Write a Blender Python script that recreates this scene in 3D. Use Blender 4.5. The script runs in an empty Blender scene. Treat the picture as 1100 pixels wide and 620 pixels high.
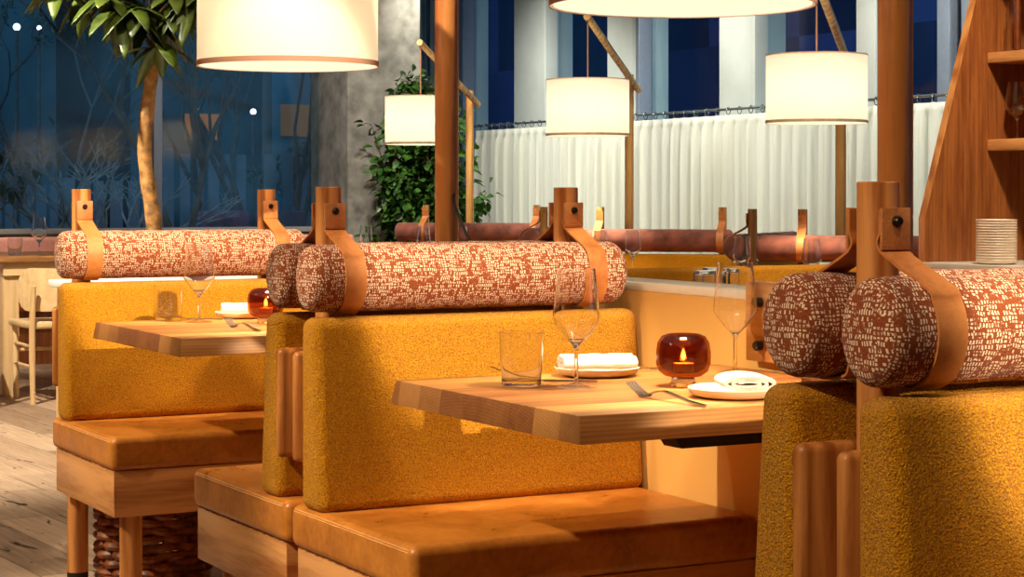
import bpy, bmesh, math, random
from mathutils import Vector, Matrix
random.seed(7)
S = bpy.context.scene
COL = S.collection
PI = math.pi

# ------------------------------------------------------------------ camera
F = 2125.0                      # focal length in pixels of the 1100 px wide frame
CA, SA = 0.4746, 0.8802         # view direction in plan
EYE = 1.13
cam_d = bpy.data.cameras.new('camera')
cam_d.sensor_width = 36.0
cam_d.lens = 36.0 * F / 1100.0
cam_d.shift_y = -100.0 / 1100.0
cam_d.clip_start = 0.05
cam = bpy.data.objects.new('camera', cam_d)
COL.objects.link(cam)
cam.location = (0, 0, EYE)
cam.rotation_euler = (PI / 2, 0, -math.atan2(CA, SA))
S.camera = cam

def at(px, py, d):
    """a point of the room seen at pixel (px, py) of the photograph at depth d"""
    u = (px - 550.0) / F
    return Vector((d * (CA + SA * u), d * (SA - CA * u), EYE + (210.0 - py) / F * d))

def on_z(px, py, z):
    return at(px, py, (EYE - z) * F / (py - 210.0))

def y_on_x(px, x):
    u = (px - 550.0) / F
    return x * (SA - CA * u) / (CA + SA * u)

def x_on_y(px, y):
    u = (px - 550.0) / F
    return y * (CA + SA * u) / (SA - CA * u)

# ------------------------------------------------------------------ materials
def lin(r, g, b):
    f = lambda c: (c / 255.0) / 12.92 if c / 255.0 <= 0.04045 else ((c / 255.0 + 0.055) / 1.055) ** 2.4
    return (f(r), f(g), f(b), 1.0)

class NT:
    def __init__(self, name):
        self.m = bpy.data.materials.new(name)
        self.m.use_nodes = True
        self.t = self.m.node_tree
        self.t.nodes.clear()
        self.out = self.n('ShaderNodeOutputMaterial')
    def n(self, kind, **kw):
        nd = self.t.nodes.new(kind)
        for k, v in kw.items():
            if hasattr(nd, k):
                setattr(nd, k, v)
            else:
                nd.inputs[k.replace('_', ' ')].default_value = v
        return nd
    def l(self, a, b):
        self.t.links.new(a, b)
    def math(self, op, a, b=0.0, c=None):
        nd = self.n('ShaderNodeMath', operation=op)
        for i, v in enumerate((a, b) if c is None else (a, b, c)):
            if isinstance(v, (int, float)):
                nd.inputs[i].default_value = v
            else:
                self.l(v, nd.inputs[i])
        return nd.outputs[0]
    def ramp(self, fac, stops, mode='LINEAR'):
        nd = self.n('ShaderNodeValToRGB')
        nd.color_ramp.interpolation = mode
        el = nd.color_ramp.elements
        while len(el) < len(stops):
            el.new(0.5)
        for e, (p, c) in zip(el, stops):
            e.position = p
            e.color = c if len(c) == 4 else (*c, 1)
        self.l(fac, nd.inputs[0])
        return nd.outputs[0]
    def mix(self, fac, a, b, blend='MIX'):
        nd = self.n('ShaderNodeMix', data_type='RGBA', blend_type=blend)
        for sock, v in ((nd.inputs[0], fac), (nd.inputs[6], a), (nd.inputs[7], b)):
            if isinstance(v, (int, float)):
                sock.default_value = v
            elif isinstance(v, tuple):
                sock.default_value = v
            else:
                self.l(v, sock)
        return nd.outputs[2]
    def coord(self, which='Object', scale=(1, 1, 1)):
        tc = self.n('ShaderNodeTexCoord')
        mp = self.n('ShaderNodeMapping')
        mp.inputs['Scale'].default_value = scale
        self.l(tc.outputs[which], mp.inputs['Vector'])
        return mp.outputs[0]
    def noise(self, vec, scale, detail=4.0, rough=0.55, dist=0.0):
        nd = self.n('ShaderNodeTexNoise')
        nd.inputs['Scale'].default_value = scale
        nd.inputs['Detail'].default_value = detail
        nd.inputs['Roughness'].default_value = rough
        nd.inputs['Distortion'].default_value = dist
        self.l(vec, nd.inputs['Vector'])
        return nd.outputs['Fac']
    def bump(self, h, strength, dist):
        nd = self.n('ShaderNodeBump')
        nd.inputs['Strength'].default_value = strength
        nd.inputs['Distance'].default_value = dist
        self.l(h, nd.inputs['Height'])
        return nd.outputs[0]
    def pbr(self, color, rough=0.5, metal=0.0, bump=None, spec=0.5, sheen=0.0, coat=0.0):
        p = self.n('ShaderNodeBsdfPrincipled')
        for key, v in (('Base Color', color), ('Roughness', rough), ('Metallic', metal),
                       ('Specular IOR Level', spec), ('Sheen Weight', sheen), ('Coat Weight', coat)):
            if isinstance(v, (int, float, tuple)):
                p.inputs[key].default_value = v
            else:
                self.l(v, p.inputs[key])
        if bump is not None:
            self.l(bump, p.inputs['Normal'])
        self.l(p.outputs[0], self.out.inputs['Surface'])
        return p

def m_plain(name, c, rough=0.5, metal=0.0, var=0.08, scale=30.0, bump=0.0, spec=0.5, sheen=0.0):
    t = NT(name)
    v = t.coord()
    f = t.noise(v, scale)
    d = tuple(max(0, x * (1 - var * 2)) for x in c[:3]) + (1,)
    e = tuple(min(1, x * (1 + var * 2)) for x in c[:3]) + (1,)
    col = t.ramp(f, [(0.3, d), (0.7, e)])
    b = t.bump(f, bump, 0.002) if bump else None
    t.pbr(col, rough, metal, b, spec, sheen)
    return t.m

def m_wood(name, dark, light, axis='X', scale=1.0, rough=0.42, rings=0.5, coat=0.15):
    t = NT(name)
    k = {'X': (1.2, 14, 14), 'Y': (14, 1.2, 14), 'Z': (14, 14, 1.2)}[axis]
    v = t.coord('Object', tuple(q * scale for q in k))
    big = t.noise(v, 1.1, 3, 0.5, 0.6)
    fine = t.noise(v, 7.0, 6, 0.65, 0.3)
    w = t.n('ShaderNodeTexWave', wave_type='BANDS', bands_direction={'X': 'Y', 'Y': 'X', 'Z': 'X'}[axis])
    w.inputs['Scale'].default_value = 0.55
    w.inputs['Distortion'].default_value = 7.0
    w.inputs['Detail'].default_value = 3.0
    w.inputs['Detail Scale'].default_value = 1.2
    t.l(v, w.inputs['Vector'])
    f = t.math('ADD', t.math('MULTIPLY', big, 0.55), t.math('MULTIPLY', w.outputs['Fac'], 0.28 * rings))
    f = t.math('ADD', f, t.math('MULTIPLY', fine, 0.28))
    f = t.math('ADD', f, 0.07 * (1 - rings))
    col = t.ramp(f, [(0.30, tuple(x * 0.8 for x in dark[:3])), (0.42, dark), (0.60, light), (0.72, tuple(min(1, x * 1.08) for x in light[:3]))])
    t.pbr(col, rough, 0, t.bump(fine, 0.2, 0.001), 0.4, 0.0, coat)
    return t.m

def m_butcher(name, dark, light):
    """laminated table top: staves along X, each with its own tone"""
    t = NT(name)
    tc = t.n('ShaderNodeTexCoord')
    sp = t.n('ShaderNodeSeparateXYZ')
    t.l(tc.outputs['Object'], sp.inputs[0])
    stave = t.math('FLOOR', t.math('ADD', t.math('MULTIPLY', sp.outputs[1], 11.5), 40.3))
    wn = t.n('ShaderNodeTexWhiteNoise', noise_dimensions='1D')
    t.l(stave, wn.inputs['W'])
    cb = t.n('ShaderNodeCombineXYZ')
    t.l(t.math('ADD', t.math('MULTIPLY', sp.outputs[0], 1.3), t.math('MULTIPLY', stave, 3.7)), cb.inputs[0])
    t.l(t.math('MULTIPLY', sp.outputs[1], 18.0), cb.inputs[1])
    t.l(t.math('MULTIPLY', sp.outputs[2], 18.0), cb.inputs[2])
    g = t.noise(cb.outputs[0], 2.2, 6, 0.6, 0.8)
    w = t.n('ShaderNodeTexWave', wave_type='RINGS')
    w.inputs['Scale'].default_value = 3.0
    w.inputs['Distortion'].default_value = 3.0
    w.inputs['Detail'].default_value = 2.0
    t.l(cb.outputs[0], w.inputs['Vector'])
    f = t.math('ADD', t.math('MULTIPLY', wn.outputs[0], 0.5), t.math('MULTIPLY', g, 0.45))
    f = t.math('ADD', f, t.math('MULTIPLY', w.outputs['Fac'], 0.12))
    col = t.ramp(f, [(0.2, dark), (0.85, light)])
    ns = t.n('ShaderNodeSeparateXYZ')
    t.l(tc.outputs['Normal'], ns.inputs[0])
    endg = t.math('GREATER_THAN', t.math('ABSOLUTE', ns.outputs[0]), 0.8)
    col = t.mix(t.math('MULTIPLY', endg, 0.45), col, lin(112, 62, 36), 'MIX')
    t.pbr(col, 0.40, 0, t.bump(g, 0.05, 0.001), 0.4, 0, 0.06)
    return t.m

def m_leather(name, dark, light, rough=0.4, crack=0.0):
    t = NT(name)
    v = t.coord()
    a = t.noise(v, 7, 5, 0.65, 0.4)
    b = t.noise(v, 60, 5, 0.6)
    rid = t.math('ABSOLUTE', t.math('SUBTRACT', t.noise(v, 11, 5, 0.62, 1.2), 0.5))
    vein = t.ramp(rid, [(0.0, (1, 1, 1)), (0.016, (0, 0, 0))])
    f = t.math('ADD', t.math('MULTIPLY', a, 0.7), t.math('MULTIPLY', b, 0.3))
    col = t.ramp(f, [(0.36, tuple(x * 0.9 for x in dark[:3])), (0.5, tuple((x + y) / 2 for x, y in zip(dark[:3], light[:3]))), (0.64, light)])
    if crack:
        n2 = t.noise(v, 70, 6, 0.7, 3.0)
        col = t.mix(t.ramp(n2, [(0.55, (0, 0, 0)), (0.75, (1, 1, 1))]), col, tuple(min(1, x * 1.5) for x in light[:3]) + (1,))
    col = t.mix(t.math('MULTIPLY', vein, 0.16), col, tuple(min(1, x * 1.5) for x in light[:3]) + (1,))
    r = t.ramp(a, [(0.3, (rough * 0.8,) * 3), (0.7, (rough * 1.25,) * 3)])
    t.pbr(col, r, 0, t.bump(b, 0.18 + crack, 0.0012), 0.45)
    return t.m

def m_boucle(name, dark, light, scale=230.0):
    t = NT(name)
    v = t.coord()
    vo = t.n('ShaderNodeTexVoronoi', feature='SMOOTH_F1')
    vo.inputs['Scale'].default_value = scale
    vo.inputs['Smoothness'].default_value = 0.5
    vo.inputs['Randomness'].default_value = 1.0
    t.l(v, vo.inputs['Vector'])
    a = t.noise(v, scale * 0.9, 3, 0.6, 0.8)
    h = t.math('SUBTRACT', t.math('MULTIPLY', a, 1.3), t.math('MULTIPLY', vo.outputs['Distance'], 0.55))
    col = t.ramp(h, [(0.15, dark), (0.62, light)])
    t.pbr(col, 0.95, 0, t.bump(h, 1.0, 0.006), 0.1, 0.1)
    return t.m

def m_tweed(name, rust, rust2, cream):
    """rust woven cloth with short cream floats in a broken grid"""
    t = NT(name)
    tc = t.n('ShaderNodeTexCoord')
    nz = t.n('ShaderNodeTexNoise')
    nz.inputs['Scale'].default_value = 60
    nz.inputs['Detail'].default_value = 2
    t.l(tc.outputs['UV'], nz.inputs['Vector'])
    off = t.n('ShaderNodeVectorMath', operation='MULTIPLY_ADD')
    t.l(nz.outputs['Color'], off.inputs[0])
    off.inputs[1].default_value = (0.0075, 0.0075, 0)
    t.l(tc.outputs['UV'], off.inputs[2])
    def brick(wd, ht, mort, offs, seed):
        b = t.n('ShaderNodeTexBrick', offset=offs, squash=1.0)
        b.inputs['Scale'].default_value = 1.0
        b.inputs['Brick Width'].default_value = wd
        b.inputs['Row Height'].default_value = ht
        b.inputs['Mortar Size'].default_value = mort
        b.inputs['Mortar Smooth'].default_value = 0.25
        b.inputs['Color1'].default_value = (0, 0, 0, 1)
        b.inputs['Color2'].default_value = (1, 1, 1, 1)
        b.inputs['Mortar'].default_value = (0, 0, 0, 1)
        mp = t.n('ShaderNodeMapping')
        mp.inputs['Location'].default_value = (seed, seed * 0.7, 0)
        t.l(off.outputs[0], mp.inputs['Vector'])
        t.l(mp.outputs[0], b.inputs['Vector'])
        sel = t.math('GREATER_THAN', b.outputs['Color'], 0.20)
        return t.math('MULTIPLY', t.math('SUBTRACT', 1.0, b.outputs['Fac']), sel)
    a = brick(0.0062, 0.0056, 0.0013, 0.0, 0.11)
    c = brick(0.0046, 0.0078, 0.0012, 0.5, 1.37)
    n1 = t.n('ShaderNodeTexNoise')
    n1.inputs['Scale'].default_value = 42
    n1.inputs['Detail'].default_value = 3
    t.l(tc.outputs['UV'], n1.inputs['Vector'])
    which = t.math('GREATER_THAN', n1.outputs['Fac'], 0.52)
    f = t.math('ADD', t.math('MULTIPLY', a, which), t.math('MULTIPLY', c, t.math('SUBTRACT', 1.0, which)))
    n2 = t.n('ShaderNodeTexNoise')
    n2.inputs['Scale'].default_value = 55
    n2.inputs['Detail'].default_value = 2
    t.l(off.outputs[0], n2.inputs['Vector'])
    keep = t.ramp(n2.outputs['Fac'], [(0.36, (0, 0, 0)), (0.48, (1, 1, 1))])
    f = t.math('MULTIPLY', f, keep)
    n3 = t.n('ShaderNodeTexNoise')
    n3.inputs['Scale'].default_value = 400
    t.l(tc.outputs['UV'], n3.inputs['Vector'])
    base = t.ramp(n3.outputs['Fac'], [(0.3, rust), (0.7, rust2)])
    col = t.mix(f, base, cream)
    h = t.math('ADD', f, t.math('MULTIPLY', n3.outputs['Fac'], 0.5))
    t.pbr(col, 0.9, 0, t.bump(h, 0.6, 0.002), 0.15, 0.1)
    return t.m

def m_thin_glass(name, tint=(0.985, 0.99, 0.985, 1), lo=0.022, hi=1.0, power=0.5):
    t = NT(name)
    tr = t.n('ShaderNodeBsdfTransparent')
    tr.inputs['Color'].default_value = tint
    gl = t.n('ShaderNodeBsdfGlossy')
    gl.inputs['Roughness'].default_value = 0.08
    lw = t.n('ShaderNodeLayerWeight')
    lw.inputs['Blend'].default_value = power
    f = t.ramp(lw.outputs['Facing'], [(0.0, (lo,) * 3), (0.55, (lo * 2.5,) * 3), (0.85, (hi * 0.4,) * 3), (1.0, (hi,) * 3)])
    mx = t.n('ShaderNodeMixShader')
    t.l(f, mx.inputs[0])
    t.l(tr.outputs[0], mx.inputs[1])
    t.l(gl.outputs[0], mx.inputs[2])
    t.l(mx.outputs[0], t.out.inputs['Surface'])
    return t.m

def m_glass(name, c=(1, 1, 1, 1), ior=1.45):
    t = NT(name)
    g = t.n('ShaderNodeBsdfGlass')
    g.inputs['Color'].default_value = c
    g.inputs['IOR'].default_value = ior
    g.inputs['Roughness'].default_value = 0.0
    t.l(g.outputs[0], t.out.inputs['Surface'])
    return t.m

def m_emit(name, c, s):
    t = NT(name)
    e = t.n('ShaderNodeEmission')
    e.inputs['Color'].default_value = c
    e.inputs['Strength'].default_value = s
    t.l(e.outputs[0], t.out.inputs['Surface'])
    return t.m

def m_cloth_thin(name, c, trans=0.5, weave=500.0, rough=1.0):
    """thin cloth: part of the light passes through it"""
    t = NT(name)
    v = t.coord('Object', (1, 1, 3))
    f = t.noise(v, weave, 2)
    col = t.ramp(f, [(0.3, tuple(x * 0.92 for x in c[:3])), (0.7, c[:3])])
    d = t.n('ShaderNodeBsdfDiffuse')
    r = t.n('ShaderNodeBsdfTranslucent')
    t.l(col, d.inputs['Color'])
    t.l(col, r.inputs['Color'])
    mx = t.n('ShaderNodeMixShader')
    mx.inputs[0].default_value = trans
    t.l(d.outputs[0], mx.inputs[1])
    t.l(r.outputs[0], mx.inputs[2])
    t.l(mx.outputs[0], t.out.inputs['Surface'])
    return t.m

def m_leaf(name, dark, light):
    t = NT(name)
    v = t.coord()
    f = t.noise(v, 9, 3)
    col = t.ramp(f, [(0.35, dark), (0.65, light)])
    p = t.pbr(col, 0.4, 0, None, 0.5)
    r = t.n('ShaderNodeBsdfTranslucent')
    t.l(col, r.inputs['Color'])
    mx = t.n('ShaderNodeMixShader')
    mx.inputs[0].default_value = 0.2
    t.l(p.outputs[0], mx.inputs[1])
    t.l(r.outputs[0], mx.inputs[2])
    t.l(mx.outputs[0], t.out.inputs['Surface'])
    return t.m

def m_floor():
    t = NT('floor boards')
    tc = t.n('ShaderNodeTexCoord')
    mp = t.n('ShaderNodeMapping')
    mp.inputs['Rotation'].default_value = (0, 0, PI / 2 - 0.06)
    t.l(tc.outputs['Object'], mp.inputs['Vector'])
    b = t.n('ShaderNodeTexBrick', offset=0.37, squash=1.0)
    b.inputs['Scale'].default_value = 1.0
    b.inputs['Brick Width'].default_value = 1.7
    b.inputs['Row Height'].default_value = 0.19
    b.inputs['Mortar Size'].default_value = 0.003
    b.inputs['Mortar Smooth'].default_value = 0.1
    b.inputs['Color1'].default_value = lin(112, 84, 62)
    b.inputs['Color2'].default_value = lin(212, 184, 152)
    b.inputs['Mortar'].default_value = lin(70, 52, 40)
    t.l(mp.outputs[0], b.inputs['Vector'])
    m2 = t.n('ShaderNodeMapping')
    m2.inputs['Scale'].default_value = (1.5, 22, 1)
    t.l(mp.outputs[0], m2.inputs['Vector'])
    g = t.noise(m2.outputs[0], 2.2, 7, 0.65, 0.6)
    col = t.mix(0.45, b.outputs['Color'], t.ramp(g, [(0.25, lin(84, 64, 50)), (0.5, lin(165, 140, 116)), (0.8, lin(214, 194, 170))]))
    m3 = t.n('ShaderNodeMapping')
    m3.inputs['Scale'].default_value = (3.2, 16, 1)
    t.l(mp.outputs[0], m3.inputs['Vector'])
    k = t.noise(m3.outputs[0], 1.6, 3, 0.5, 1.0)
    crack = t.ramp(k, [(0.64, (0, 0, 0)), (0.70, (1, 1, 1))])
    col = t.mix(crack, col, lin(38, 26, 18))
    t.pbr(col, 0.55, 0, t.bump(t.math('SUBTRACT', g, b.outputs['Fac']), 0.25, 0.003), 0.35)
    return t.m

def m_facade(name, c0, c1, vert=0.9, horiz=0.0, axis=0, rough=0.7, dots=0.0):
    """night facade: broad vertical panels of differing blue"""
    t = NT(name)
    tc = t.n('ShaderNodeTexCoord')
    sp = t.n('ShaderNodeSeparateXYZ')
    t.l(tc.outputs['Object'], sp.inputs[0])
    cell = t.math('FLOOR', t.math('MULTIPLY', sp.outputs[axis], vert))
    w = t.n('ShaderNodeTexWhiteNoise', noise_dimensions='2D')
    cb = t.n('ShaderNodeCombineXYZ')
    t.l(cell, cb.inputs[0])
    if horiz:
        t.l(t.math('FLOOR', t.math('MULTIPLY', sp.outputs[2], horiz)), cb.inputs[1])
    t.l(cb.outputs[0], w.inputs['Vector'])
    v = t.coord('Object', (1, 1, 0.35))
    n = t.noise(v, 0.8, 5, 0.6, 0.5)
    f = t.math('ADD', t.math('MULTIPLY', w.outputs[0], 0.6), t.math('MULTIPLY', n, 0.5))
    col = t.ramp(f, [(0.28, c0), (0.78, c1)])
    t.pbr(col, rough, 0, None, 0.3)
    return t.m

M = {}
M['oak_x'] = m_wood('honey oak lengthwise', lin(150, 84, 36), lin(214, 146, 84), 'X')
M['oak_y'] = m_wood('honey oak across', lin(168, 104, 52), lin(222, 158, 96), 'Y')
M['oak_z'] = m_wood('honey oak upright', lin(164, 96, 44), lin(214, 146, 80), 'Z')
M['board'] = m_wood('red brown board', lin(150, 84, 34), lin(206, 136, 68), 'Z')
M['post'] = m_wood('cedar post', lin(158, 88, 38), lin(214, 142, 76), 'Z', rings=0.9)
M['post_pale'] = m_wood('pale post', lin(150, 100, 48), lin(196, 146, 82), 'Z')
M['arm'] = m_wood('pale arm', lin(165, 120, 66), lin(210, 170, 110), 'Z')
M['walnut'] = m_wood('warm veneer', lin(122, 66, 30), lin(152, 90, 44), 'Z', scale=2.2, rings=0.25)
M['edge'] = m_wood('veneer edge', lin(168, 100, 50), lin(210, 144, 84), 'Z')
M['ash'] = m_wood('pale ash', lin(218, 184, 130), lin(232, 202, 152), 'Z', rings=0.3)
M['ash_x'] = m_wood('pale ash flat', lin(222, 190, 136), lin(236, 208, 158), 'X', rings=0.3)
M['brown_x'] = m_wood('brown table wood', lin(140, 92, 50), lin(190, 140, 86), 'X')
M['butcher'] = m_butcher('laminated oak', lin(120, 60, 24), lin(230, 164, 88))
M['leather'] = m_leather('cognac leather', lin(164, 92, 28), lin(210, 134, 52), 0.32)
M['strap'] = m_leather('tan strap leather', lin(172, 98, 44), lin(208, 132, 70), 0.5)
M['tab'] = m_leather('crackled tan leather', lin(166, 96, 46), lin(204, 132, 74), 0.5, 0.05)
M['stitch'] = m_plain('waxed thread', lin(232, 176, 110), 0.6)
M['boucle'] = m_boucle('mustard boucle', lin(186, 112, 0), lin(240, 168, 14), 330.0)
M['tweed'] = m_tweed('rust and cream tweed', lin(118, 52, 26), lin(152, 78, 42), lin(238, 208, 178))
M['velvet'] = m_plain('mauve velvet', lin(126, 72, 58), 0.8, 0, 0.26, 12, 0.1, 0.2, 0.35)
M['cream'] = m_plain('cream lacquer', lin(238, 188, 106), 0.45, 0, 0.02, 3)
M['cap'] = m_plain('white cap', lin(250, 244, 228), 0.4, 0, 0.02, 3)
M['black'] = m_plain('black steel', lin(30, 24, 20), 0.5, 0.3)
M['dark'] = m_plain('dark bronze', lin(52, 40, 30), 0.35, 0.8)
M['knob'] = m_plain('black knob', lin(34, 28, 28), 0.35)
M['steel'] = m_plain('polished steel', lin(210, 205, 198), 0.16, 1.0, 0.02)
M['glass'] = m_thin_glass('drinking glass')
M['stemglass'] = m_glass('solid glass')
M['amber'] = m_thin_glass('amber glass', (0.60, 0.31, 0.12, 1), 0.03, 0.6)
M['pane'] = m_thin_glass('window pane', (0.86, 0.92, 0.95, 1), 0.035, 0.5, 0.4)
M['wax'] = m_plain('candle wax', lin(240, 200, 130), 0.5)
M['flame'] = m_emit('candle flame', (1.0, 0.60, 0.18, 1), 90)
M['plate'] = m_plain('cream stoneware', lin(240, 216, 184), 0.35, 0, 0.02)
M['plate_white'] = m_plain('white china', lin(244, 226, 206), 0.3, 0, 0.02)
M['napkin'] = m_plain('white napkin linen', lin(244, 232, 216), 0.9, 0, 0.03, 200, 0.3, 0.1)
M['copper'] = m_plain('copper', lin(190, 110, 66), 0.3, 0.9)
M['shade'] = m_cloth_thin('shade linen', (0.92, 0.86, 0.75, 1), 0.55)
M['trim_pale'] = m_plain('pale shade band', lin(226, 200, 166), 0.8)
M['trim'] = m_cloth_thin('shade band', (0.66, 0.40, 0.28, 1), 0.5)
M['diffuser'] = m_emit('lit lamp diffuser', (1.0, 0.84, 0.56, 1), 1.25)
M['curtain'] = m_cloth_thin('sheer white curtain', (0.88, 0.90, 0.83, 1), 0.5, 300)
M['chrome'] = m_plain('rail steel', lin(150, 160, 160), 0.25, 0.9)
M['floor'] = m_floor()
M['concrete'] = m_plain('concrete', lin(136, 134, 126), 0.8, 0, 0.22, 7, 0.3)
M['plaster'] = m_plain('warm plaster', lin(206, 186, 158), 0.9, 0, 0.03, 3)
M['pier'] = m_plain('white pier', lin(172, 180, 178), 0.7, 0, 0.04, 3)
M['mullion'] = m_plain('grey mullion', lin(120, 132, 150), 0.4, 0.3, 0.03)
M['sill'] = m_plain('grey sill', lin(150, 150, 150), 0.6, 0, 0.05, 6)
M['pink'] = m_plain('dusty pink cloth', lin(204, 148, 134), 0.9, 0, 0.06, 60, 0.2, 0.1, 0.2)
M['orange'] = m_leather('orange leather', lin(160, 72, 20), lin(190, 96, 36), 0.5)
M['wicker'] = m_plain('wicker cane', lin(140, 78, 40), 0.45, 0, 0.3, 40, 0.3)
M['bark'] = m_plain('pale bark', lin(176, 128, 72), 0.85, 0, 0.3, 28, 0.6)
M['leaf_tree'] = m_leaf('broad leaf', lin(44, 60, 16), lin(92, 112, 36))
M['leaf_ficus'] = m_leaf('ficus leaf', lin(30, 62, 20), lin(72, 118, 44))
M['stem'] = m_plain('green brown stem', lin(88, 74, 40), 0.8)
M['pot'] = m_plain('dark pot', lin(70, 62, 56), 0.7)
M['counter'] = m_plain('pale stone', lin(206, 196, 184), 0.4, 0, 0.05, 8)
M['deck'] = m_plain('outdoor paving', lin(70, 80, 96), 0.8, 0, 0.1, 2)
M['night_a'] = m_facade('night facade', lin(4, 20, 36), lin(92, 150, 172), 0.75)
M['night_b'] = m_facade('navy facade', lin(26, 28, 72), lin(72, 76, 140), 0.45, 0.6, 1)
M['slat'] = m_plain('grey fence paint', lin(120, 134, 150), 0.8, 0, 0.1, 4)
M['lilac'] = m_plain('lilac outdoor cloth', lin(112, 100, 140), 0.9)
M['outbark'] = m_plain('dark bark', lin(80, 84, 88), 0.9, 0, 0.2, 10)
M['silver'] = m_plain('silver bark', lin(150, 160, 170), 0.9, 0, 0.2, 10)
M['outleaf'] = m_leaf('night leaf', lin(30, 56, 56), lin(70, 104, 96))
M['glow'] = m_emit('lit brick window', (1.0, 0.42, 0.16, 1), 0.22)
M['star'] = m_emit('small lamp', (0.8, 0.9, 1.0, 1), 3.0)

# ------------------------------------------------------------------ mesh helpers
def link(o, parent=None):
    COL.objects.link(o)
    if parent is not None:
        o.parent = parent
    return o

def finish(name, bm, mats, parent=None, bevel=0.0, seg=3, angle=35, loc=None, wn=False, bevel_edges=None):
    if bevel:
        bmesh.ops.recalc_face_normals(bm, faces=bm.faces)
        bm.normal_update()
        es = bevel_edges(bm) if bevel_edges else [e for e in bm.edges if len(e.link_faces) == 2 and e.calc_face_angle(0) > 0.5]
        bmesh.ops.bevel(bm, geom=es, offset=bevel, segments=seg, profile=0.5, affect='EDGES', clamp_overlap=True)
    bmesh.ops.recalc_face_normals(bm, faces=bm.faces)
    me = bpy.data.meshes.new(name)
    bm.to_mesh(me)
    bm.free()
    for m in (mats if isinstance(mats, (list, tuple)) else [mats]):
        me.materials.append(m)
    me.shade_smooth()
    me.set_sharp_from_angle(angle=math.radians(angle))
    o = bpy.data.objects.new(name, me)
    if loc is not None:
        o.location = loc
    link(o, parent)
    if wn:
        md = o.modifiers.new('normals', 'WEIGHTED_NORMAL')
        md.keep_sharp = True
    return o

def box(bm, x0, x1, y0, y1, z0, z1, mi=0, mfun=None):
    v = [bm.verts.new(p) for p in ((x0, y0, z0), (x1, y0, z0), (x1, y1, z0), (x0, y1, z0),
                                   (x0, y0, z1), (x1, y0, z1), (x1, y1, z1), (x0, y1, z1))]
    fs = []
    for q in ((0, 3, 2, 1), (4, 5, 6, 7), (0, 1, 5, 4), (1, 2, 6, 5), (2, 3, 7, 6), (3, 0, 4, 7)):
        f = bm.faces.new([v[i] for i in q])
        f.material_index = mi
        fs.append(f)
    return fs

def prism(bm, poly, axis, a0, a1, mi=0):
    def p3(p, a):
        return {'X': (a, p[0], p[1]), 'Y': (p[0], a, p[1]), 'Z': (p[0], p[1], a)}[axis]
    A = [bm.verts.new(p3(p, a0)) for p in poly]
    B = [bm.verts.new(p3(p, a1)) for p in poly]
    n = len(poly)
    fs = [bm.faces.new(A[::-1]), bm.faces.new(B)]
    for i in range(n):
        j = (i + 1) % n
        fs.append(bm.faces.new((A[i], A[j], B[j], B[i])))
    for f in fs:
        f.material_index = mi

def tube(bm, pts, r, seg=10, caps=True, closed=False, flat=1.0):
    pts = [Vector(p) for p in pts]
    n = len(pts)
    rr = r if isinstance(r, (list, tuple)) else [r] * n
    rings = []
    ref = None
    for i, p in enumerate(pts):
        if closed:
            d = (pts[(i + 1) % n] - pts[i - 1]).normalized()
        else:
            d = (pts[min(i + 1, n - 1)] - pts[max(i - 1, 0)]).normalized()
        if ref is None:
            ref = Vector((0, 0, 1)) if abs(d.z) < 0.9 else Vector((1, 0, 0))
        s = d.cross(ref).normalized()
        t = s.cross(d).normalized()
        ref = t
        rings.append([bm.verts.new(p + (s * math.cos(2 * PI * k / seg) + t * flat * math.sin(2 * PI * k / seg)) * rr[i]) for k in range(seg)])
    m = n if closed else n - 1
    for i in range(m):
        a, b = rings[i], rings[(i + 1) % n]
        for k in range(seg):
            l = (k + 1) % seg
            bm.faces.new((a[k], a[l], b[l], b[k]))
    if caps and not closed:
        bm.faces.new(rings[0][::-1])
        bm.faces.new(rings[-1])

def lathe(bm, prof, seg=32, c=(0, 0, 0), mi=0, close=False):
    rings = []
    for r, z in prof:
        if r < 1e-6:
            rings.append([bm.verts.new((c[0], c[1], c[2] + z))])
        else:
            rings.append([bm.verts.new((c[0] + r * math.cos(2 * PI * k / seg), c[1] + r * math.sin(2 * PI * k / seg), c[2] + z)) for k in range(seg)])
    pairs = list(zip(rings[:-1], rings[1:]))
    if close:
        pairs.append((rings[-1], rings[0]))
    for a, b in pairs:
        if len(a) == 1 and len(b) == 1:
            continue
        for k in range(seg):
            l = (k + 1) % seg
            if len(a) == 1:
                f = bm.faces.new((a[0], b[l], b[k]))
            elif len(b) == 1:
                f = bm.faces.new((a[k], a[l], b[0]))
            else:
                f = bm.faces.new((a[k], a[l], b[l], b[k]))
            f.material_index = mi

def ribbon(bm, pts, widths, thick, side):
    """flat strip following pts; side = direction of its width"""
    pts = [Vector(p) for p in pts]
    side = Vector(side).normalized()
    rings = []
    n = len(pts)
    ws = widths if isinstance(widths, (list, tuple)) else [widths] * n
    for i, p in enumerate(pts):
        d = (pts[min(i + 1, n - 1)] - pts[max(i - 1, 0)]).normalized()
        nr = d.cross(side).normalized() * thick / 2
        s = side * ws[i] / 2
        rings.append([bm.verts.new(q) for q in (p - s - nr, p + s - nr, p + s + nr, p - s + nr)])
    for a, b in zip(rings[:-1], rings[1:]):
        for k in range(4):
            l = (k + 1) % 4
            bm.faces.new((a[k], a[l], b[l], b[k]))
    bm.faces.new(rings[0][::-1])
    bm.faces.new(rings[-1])

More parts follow.
